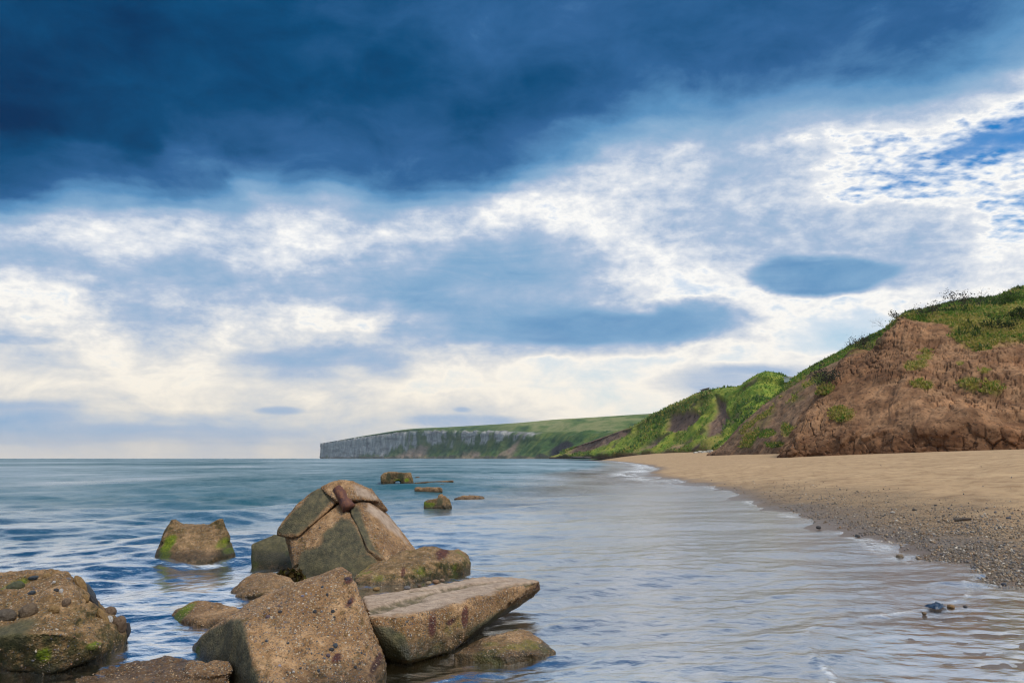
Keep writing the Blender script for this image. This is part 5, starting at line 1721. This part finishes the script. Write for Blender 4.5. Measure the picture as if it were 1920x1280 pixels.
def leaves(C, size, cols, rng):
    n = len(C)
    Rm = rand_rot(n, rng)
    base = np.array([(-.5, 0, 0), (0, -.32, .05), (.5, 0, 0), (0, .32, .05)])
    V = np.einsum('nij,vj->nvi', Rm, base) * (size * rng.uniform(.6, 1.4, (n, 1)))[:, :, None] + C[:, None, :]
    Fq = np.arange(n * 4).reshape(-1, 4)
    tint = np.repeat(cols[rng.integers(0, len(cols), n)] * rng.uniform(.7, 1.25, (n, 1)), 4, 0)
    return V.reshape(-1, 3), Fq, tint


def shrub(px, py, wpx, hpx, label, cols, nleaf, leaf, stems, key='cliff', seed=1, lean=0.0, base_px=None, levels=2, group='shrubs on the cliff top', cat='shrub'):
    rng = np.random.default_rng(seed)
    p = drop(key, px, py)
    s = p[1] / F
    w, h = wpx * s, hpx * s
    o = thing('shrub', tuple(p), label, cat, group)
    V, T, tips = twig_mesh('branches', rng, w, h, stems, max(.035, .011 * h), levels=levels, lean=lean)
    put('branches', mesh_np('branches', V, T, True), M_TWIG, o)
    if nleaf:
        k = rng.integers(0, len(tips), nleaf)
        C = tips[k] + rng.normal(size=(nleaf, 3)) * np.array([w * .07, w * .07, h * .09])
        C[:, 2] = np.maximum(C[:, 2], .02)
        V, Fq, tint = leaves(C, leaf, cols, rng)
        put('foliage', mesh_np('foliage', V, Fq, False, {'tint': tint}), M_LEAF, o)


C_SEED = np.array([(.045, .024, .026), (.06, .035, .03), (.04, .035, .03)])
C_SAGE = np.array([(.05, .06, .04), (.075, .075, .05), (.06, .05, .04)])
shrub(1738, 590, 46, 24, 'brown twiggy shrub leftmost of the skyline bushes on the clay cliff', C_SEED, 260, .22, 8, seed=31)
shrub(1757, 583, 26, 22, 'small dry bush just right of the brown twiggy skyline shrub', C_SEED, 110, .20, 6, seed=32)
shrub(1797, 572, 30, 36, 'dark reddish-brown seeding bush, darkest one on the cliff skyline', C_SEED, 420, .30, 8, seed=33)
shrub(1822, 568, 40, 42, 'tall bare spindly stems right of the dark reddish bush on the skyline', C_SEED, 46, .24, 7, seed=34, levels=1)
shrub(1880, 560, 20, 18, 'thin dead stalks sticking up near the right end of the skyline', C_SEED, 26, .18, 5, seed=35, levels=1)
shrub(1612, 656, 44, 26, 'dark rounded thorny bush on the lower crest left of the clay face', C_SEED, 420, .24, 10, seed=36)
shrub(1634, 648, 30, 24, 'second dark thorny bush touching the one on the lower crest', C_SAGE, 300, .24, 8, seed=37)
shrub(1672, 622, 34, 34, 'bare forked dead branch leaning left off the edge of the clay face', C_SEED, 0, .2, 2, seed=38, lean=-1.1)
shrub(1688, 606, 22, 18, 'dark little bush on the top corner of the clay face', C_SAGE, 220, .24, 6, seed=39)
shrub(1548, 722, 34, 34, 'grey-green bush growing on the face of the clay below the lower crest', C_SAGE, 700, .34, 9, seed=40)
shrub(1870, 612, 44, 24, 'wide dark bush in the grass near the top right of the cliff', G_DARK, 800, .32, 9, seed=41)
shrub(1905, 590, 40, 22, 'dark green bush in the grass at the right edge of the cliff top', G_DARK, 700, .32, 9, seed=42)
shrub(1898, 560, 40, 16, 'bright green bush on the skyline at the right edge', G_GREEN, 800, .30, 9, seed=43)
shrub(1722, 596, 40, 10, 'low green bush on the crest between the clay corner and the twiggy shrub', G_GREEN, 500, .26, 8, seed=44)

# ------------------------------------------------------------------ shingle and stones on the beach
def shingle():
    rng = np.random.default_rng(61)
    n = 300000
    r = 1 / rng.uniform(1 / 60.0, 1 / 7.0, n)
    a = np.radians(rng.uniform(8, 52, n))
    x, y = r * np.sin(a), r * np.cos(a)
    z, d = beach_z(x, y)
    p = np.stack([x, y, 0 * x], 1)
    band = fbm(p * .28, 3, seed=63)
    fine = fbm(p * 1.6, 3, seed=64)
    den = sstep(-.1, .5, d + .3 * fine) * sstep(5.6, 1.4, d + 2.2 * band) * sstep(55, 16, r) * np.clip(.55 + .9 * fine, .05, 1)
    den = np.maximum(den, .012 * sstep(1, 3, d) * sstep(16, 8, d))
    k = rng.random(n) < den
    x, y, z, r = x[k], y[k], z[k], r[k]
    sz = (.006 * (5.0 ** (rng.random(len(x)) ** 3.0))) * (1 + r * .018)
    cols = np.array([(.095, .085, .078), (.17, .13, .09), (.26, .19, .125), (.33, .24, .15), (.22, .19, .165), (.44, .38, .31), (.13, .12, .12), (.20, .155, .11), (.26, .16, .085)])
    V = np.array([(1, 0, 0), (-1, 0, 0), (0, 1, 0), (0, -1, 0), (0, 0, 1), (0, 0, -1.)])
    T = np.array([(0, 2, 4), (2, 1, 4), (1, 3, 4), (3, 0, 4), (2, 0, 5), (1, 2, 5), (3, 1, 5), (0, 3, 5)])
    me = many_stones('shingle', np.stack([x, y, z + sz * .25], 1), sz, rng, cols, .6, (V, T))
    put('shingle', me, M_GRIT, label='grey and brown shingle strewn along the edge of the water', cat='shingle', kind='stuff')
    return len(x)


print('shingle', shingle())


def on_beach(px, py):
    z = 0.0
    for _ in range(30):
        q = G(px, py, z)
        z2, _d = beach_z(np.array([q[0]]), np.array([q[1]]))
        z = z * .5 + .5 * float(max(z2[0], 0))
    return G(px, py, z)


def beach_stone(px, py, w, h, col, label, k, group='loose stones by the water'):
    p = on_beach(px, py)
    s = p[1] / F
    return stone('stone', (p[0], p[1], p[2] + h * s * .25), (w * s * .5, w * s * .4, h * s * .5), (0, 0, k * .7), col, k, label=label, cat='stone', group=group)


beach_stone(1687, 1045, 13, 9, (.22, .16, .10), 'tan stone standing alone at the edge of the swash below the shingle', 0)
beach_stone(1783, 1139, 16, 8, (.27, .15, .05), 'orange stone lying against the blue cloth in the shallow water', 1)
beach_stone(1733, 1151, 10, 6, (.20, .13, .07), 'small brown stone in the wet sand just below the blue cloth', 2)
beach_stone(1608, 1006, 9, 6, (.07, .065, .065), 'dark stone at the tip of the first shingle spit', 3)
beach_stone(1535, 990, 9, 6, (.06, .055, .055), 'dark stone in the swash left of the first shingle spit', 4)
beach_stone(1882, 1097, 9, 7, (.05, .055, .08), 'bluish stone on the wet sand near the right edge', 0)
beach_stone(1810, 1138, 9, 5, (.07, .065, .07), 'small grey stone right of the orange stone', 1)
beach_stone(1742, 1104, 7, 4, (.10, .08, .06), 'tiny stone half way along the curved edge of the swash', 2)
beach_stone(1715, 957, 8, 5, (.10, .075, .055), 'brown stone on the dry sand above the shingle', 3)
beach_stone(1674, 962, 9, 5, (.42, .38, .33), 'pale stone on the dry sand above the shingle', 4)
beach_stone(1891, 972, 9, 5, (.07, .07, .09), 'dark bluish stone on the dry sand near the right edge', 0)

# driftwood stick and blue cloth
_p = on_beach(1790, 977)
_q = on_beach(1822, 976)


def wood_mat():
    m, t, bs, out = new_mat('driftwood')
    n = t.noise(t.vmath('MULTIPLY', pos(t), (1, 8, 8)), 6, 4, .6)
    t.plug(bs.inputs['Base Color'], t.ramp(n, [(.3, (.06, .045, .035)), (.7, (.17, .13, .10))]))
    bs.inputs['Roughness'].default_value = .85
    return m


M_WOOD = wood_mat()
tube('driftwood', _p + np.array([0, 0, .03]), _q + np.array([0, 0, .045]), .045, .022, M_WOOD, None, seg=9, rings=9, wob=.5, label='short stick of driftwood lying on the sand above the shingle', cat='driftwood')


def cloth():
    p = on_beach(1756, 1139)
    s = p[1] / F
    n1, n2 = 44, 22
    u, v = np.meshgrid(np.linspace(-1, 1, n1), np.linspace(-1, 1, n2), indexing='ij')
    q = np.stack([u.ravel() * 2.4, v.ravel() * 1.6, 0 * u.ravel()], 1)
    edge = np.clip(1 - np.maximum(np.abs(u), np.abs(v)) ** 4, 0, 1).ravel()
    hgt = (.028 * np.abs(fbm(q * 1.3, 4, seed=71, ridge=True)) + .02) * edge + .012
    w = 17 * s * (1 + .18 * fbm(q * .9, 2, seed=73))
    x = u.ravel() * w
    y = v.ravel() * w * .75 + .05 * np.sin(u.ravel() * 2.2)
    V = np.stack([x, y, hgt], 1)
    m, t, bs, out = new_mat('blue_cloth')
    n = t.noise(pos(t), 30, 4, .6)
    t.plug(bs.inputs['Base Color'], t.ramp(n, [(.3, (.008, .026, .06)), (.7, (.016, .05, .105))]))
    bs.inputs['Roughness'].default_value = .45
    put('cloth', mesh_np('cloth', V, grid_faces(n1, n2), True), m, None, 'crumpled dark blue cloth washed up in the shallow swash', 'cloth', loc=tuple(p))


cloth()


def weed(px, py, Y, w, h, label, cols, n, seed):
    rng = np.random.default_rng(seed)
    p = P(px, py, Y)
    s = Y / F
    C = rng.normal(size=(n, 3)) * np.array([w * s * .22, w * s * .16, h * s * .28])
    C[:, 2] = np.abs(C[:, 2]) - h * s * .25
    V, Fq, tint = leaves(C, .07, cols, rng)
    put('seaweed', mesh_np('seaweed', V, Fq, False, {'tint': tint}), M_LEAF, None, label, 'seaweed', loc=tuple(p))


weed(540, 1082, 8.75, 44, 26, 'clump of dark brown seaweed heaped between the tallest pile and the boulder before it', np.array([(.055, .035, .012), (.09, .055, .015), (.03, .022, .010), (.07, .065, .012)]), 1500, 81)

# rubble caught along the back edge of the slab
for k, (px, py, w, h, col) in enumerate([(803, 1094, 11, 7, TAN), (817, 1092, 16, 8, (.25, .14, .07)), (786, 1099, 10, 6, BRN), (764, 1103, 12, 6, GREY), (706, 1106, 15, 8, OCH), (743, 1105, 9, 5, TAN), (829, 1089, 10, 6, (.24, .16, .10))]):
    p = G(px, py + 2, ZT)
    s = p[1] / F
    where = ['tan stone second from the right', 'reddish stone, largest', 'brown stone in the middle', 'flat grey stone', 'ochre stone farthest left', 'small tan stone', 'brown stone farthest right'][k]
    stone('stone', (p[0], p[1], ZT + .012 + h * s * .2), (w * s * .5, w * s * .4, h * s * .5), (0, 0, k), col, k, label=where + ' in the rubble along the back edge of the slab', cat='stone', group='rubble on the back of the slab')

# ------------------------------------------------------------------ small things at the foot and on top of the hills
def plain_mat(name, col, rough=.8):
    m, t, bs, out = new_mat(name)
    n = t.noise(pos(t), 3.0, 4, .6)
    t.plug(bs.inputs['Base Color'], t.ramp(n, [(.3, tuple(c * .8 for c in col)), (.7, tuple(min(c * 1.1, .85) for c in col))]))
    bs.inputs['Roughness'].default_value = rough
    return m


M_PALE = plain_mat('pale_limestone', (.42, .39, .33))


def far_rock(px, py, w, h, mat, label, seed, group, Y):
    s = Y / F
    p = P(px, py, Y)
    V, T = ico(3)
    rng = np.random.default_rng(seed)
    V = np.sign(V) * np.abs(V) ** .7
    V = V * (1 + .3 * fbm(V * 1.3 + seed * 3.3, 3, seed=seed))[:, None] * np.array([w * s * .5, w * s * .45, h * s * .55])
    put('rock', mesh_np('rock', V, T, True), mat, None, label, 'rock', group, loc=(p[0], p[1], p[2] + h * s * .3))


for k, (px, py, w, h, lab) in enumerate([(1305, 851, 9, 5, 'leftmost of the pale rocks heaped at the foot of the green hill'), (1313, 850, 9, 6, 'pale rock second from the left at the foot of the green hill'),
                                         (1321, 850.5, 11, 6, 'biggest middle pale rock at the foot of the green hill'), (1329, 849, 8, 6, 'pale rock second from the right at the foot of the green hill'),
                                         (1334, 848.5, 9, 6, 'rightmost of the pale rocks at the foot of the green hill'), (1318, 853, 6, 3, 'small pale rock lying in front of the heap at the hill foot')]):
    far_rock(px, py, w, h, M_PALE, lab, 300 + k, 'pale rocks at the foot of the hill', 330 - k * 3)
M_DARKR = plain_mat('dark_shale', (.075, .062, .055))
for k, (px, py, w, h, lab) in enumerate([(1082, 858.6, 22, 3.5, 'dark flat rock at the far left end of the beach'), (1101, 858.2, 16, 3, 'dark low rock right of the flat one at the far end of the beach'),
                                         (1216, 856.5, 26, 4, 'dark slumped rock on the far sand below the green hill'), (1240, 856, 14, 3, 'small dark rock right of the slumped one on the far sand')]):
    far_rock(px, py, w, h, M_DARKR, lab, 330 + k, 'dark rocks at the far end of the beach', [600, 540, 440, 420][k])

# wooden post at the foot of the hill
_b = P(1351, 845, 300)
tube('post', _b - np.array([0, 0, 1.2]), _b + np.array([0, 0, 2.2]), .22, .19, plain_mat('weathered_wood', (.34, .30, .24)), None, seg=8, rings=4, wob=.1, label='pale wooden post standing at the foot of the green hill', cat='post')


def box_bm(bm, c, s, rz=0.0):
    r = bmesh.ops.create_cube(bm, size=1.0, matrix=Matrix.Translation(c) @ Matrix.Rotation(rz, 4, 'Z') @ Matrix.Diagonal((*s, 1)))
    return r['verts']


def boxes(name, lst, mat, parent, **kw):
    bm = bmesh.new()
    for c, s in lst:
        box_bm(bm, Vector(c), s)
    me = bpy.data.meshes.new(name)
    bm.to_mesh(me)
    bm.free()
    return put(name, me, mat, parent, **kw)


def cabin():
    p = P(1484, 716, 380)
    o = thing('cabin', tuple(p), 'small white flat-roofed cabin on the skyline behind the green hill', 'cabin')
    o.rotation_euler = (0, 0, .35)
    W_ = plain_mat('white_paint', (.74, .76, .76))
    boxes('wall', [((0, 0, 1.2), (6.6, 4.0, 2.6))], W_, o)
    boxes('roof', [((-.2, 0, 2.65), (8.0, 4.9, .28))], plain_mat('roof_felt', (.55, .57, .58)), o)
    g = plain_mat('dark_glass', (.05, .07, .09), .2)
    for x in (-2.3, -.7, .9, 2.5):
        w = boxes('window', [((x, -2.02, 1.5), (1.15, .06, 1.0))], W_, o)
        boxes('pane', [((x, -2.06, 1.5), (1.0, .05, .85))], g, w)


cabin()


def pillbox():
    p = P(1318, 737, 478)
    o = thing('pillbox', tuple(p), 'small ruined dark concrete hut tilted at the brink of the green hill', 'ruin')
    m = plain_mat('old_concrete', (.10, .085, .075))
    rb = plain_mat('bare_bank', (.17, .095, .065))
    h1 = hull([Vector(v) for v in [(-1.4, -1.5, .6), (3.9, -1.5, 1.2), (4.2, 1.5, 1.2), (-1.4, 1.5, .6), (-.9, -1.3, 2.2), (3.9, -1.4, 3.6), (4.0, 1.4, 3.6), (-.9, 1.3, 2.2)]])
    me = bpy.data.meshes.new('wall')
    h1.to_mesh(me)
    h1.free()
    put('wall', me, m, o)
    h2 = hull([Vector(v) for v in [(-1.6, -1.8, 2.2), (4.4, -1.8, 3.6), (4.4, 1.8, 3.6), (-1.6, 1.8, 2.2), (-1.5, -1.7, 2.6), (4.3, -1.7, 4.0), (4.3, 1.7, 4.0), (-1.5, 1.7, 2.6)]])
    me = bpy.data.meshes.new('roof')
    h2.to_mesh(me)
    h2.free()
    put('roof', me, m, o)
    V, Fq = voxel([hull([Vector(v) for v in [(-4.2, -2.4, -2.5), (4.6, -2.4, -2.0), (4.6, 2.2, -2), (-4.0, 2.2, -2.5), (-3.7, -1.9, .5), (4.2, -2.0, 1.1), (4.2, 2, 1.1), (-3.6, 1.8, .5)]])], .3)
    V = V + .25 * np.stack([fbm(V * .7, 3, seed=s) for s in (1, 2, 3)], 1)
    put('bank', mesh_np('bank', V, Fq, True), rb, o)


pillbox()
# pale plank caught on the toe of the clay cliff
_c = P(1486, 838.5, 108.5)
_pl = boxes('plank', [((0, 0, 0), (.75, .12, .07))], M_PALE, None, label='short pale plank stuck in the foot of the clay cliff at its left corner', cat='plank')
_pl.location = _c

# ------------------------------------------------------------------ sea air
def haze():
    bm = bmesh.new()
    bmesh.ops.create_cube(bm, size=1.0, matrix=Matrix.Translation((0, 0, 85)) @ Matrix.Diagonal((20000, 20000, 200, 1)))
    me = bpy.data.meshes.new('haze')
    bm.to_mesh(me)
    bm.free()
    m = bpy.data.materials.new('sea_air')
    m.use_nodes = True
    t = NT(m.node_tree)
    m.node_tree.nodes.clear()
    out = t.add('ShaderNodeOutputMaterial')
    v = t.add('ShaderNodeVolumePrincipled')
    v.inputs['Color'].default_value = (.80, .89, 1.0, 1)
    v.inputs['Density'].default_value = HAZE
    t.l.new(v.outputs[0], out.inputs['Volume'])
    put('haze', me, m, kind='stuff')


HAZE = 0.00004
haze()
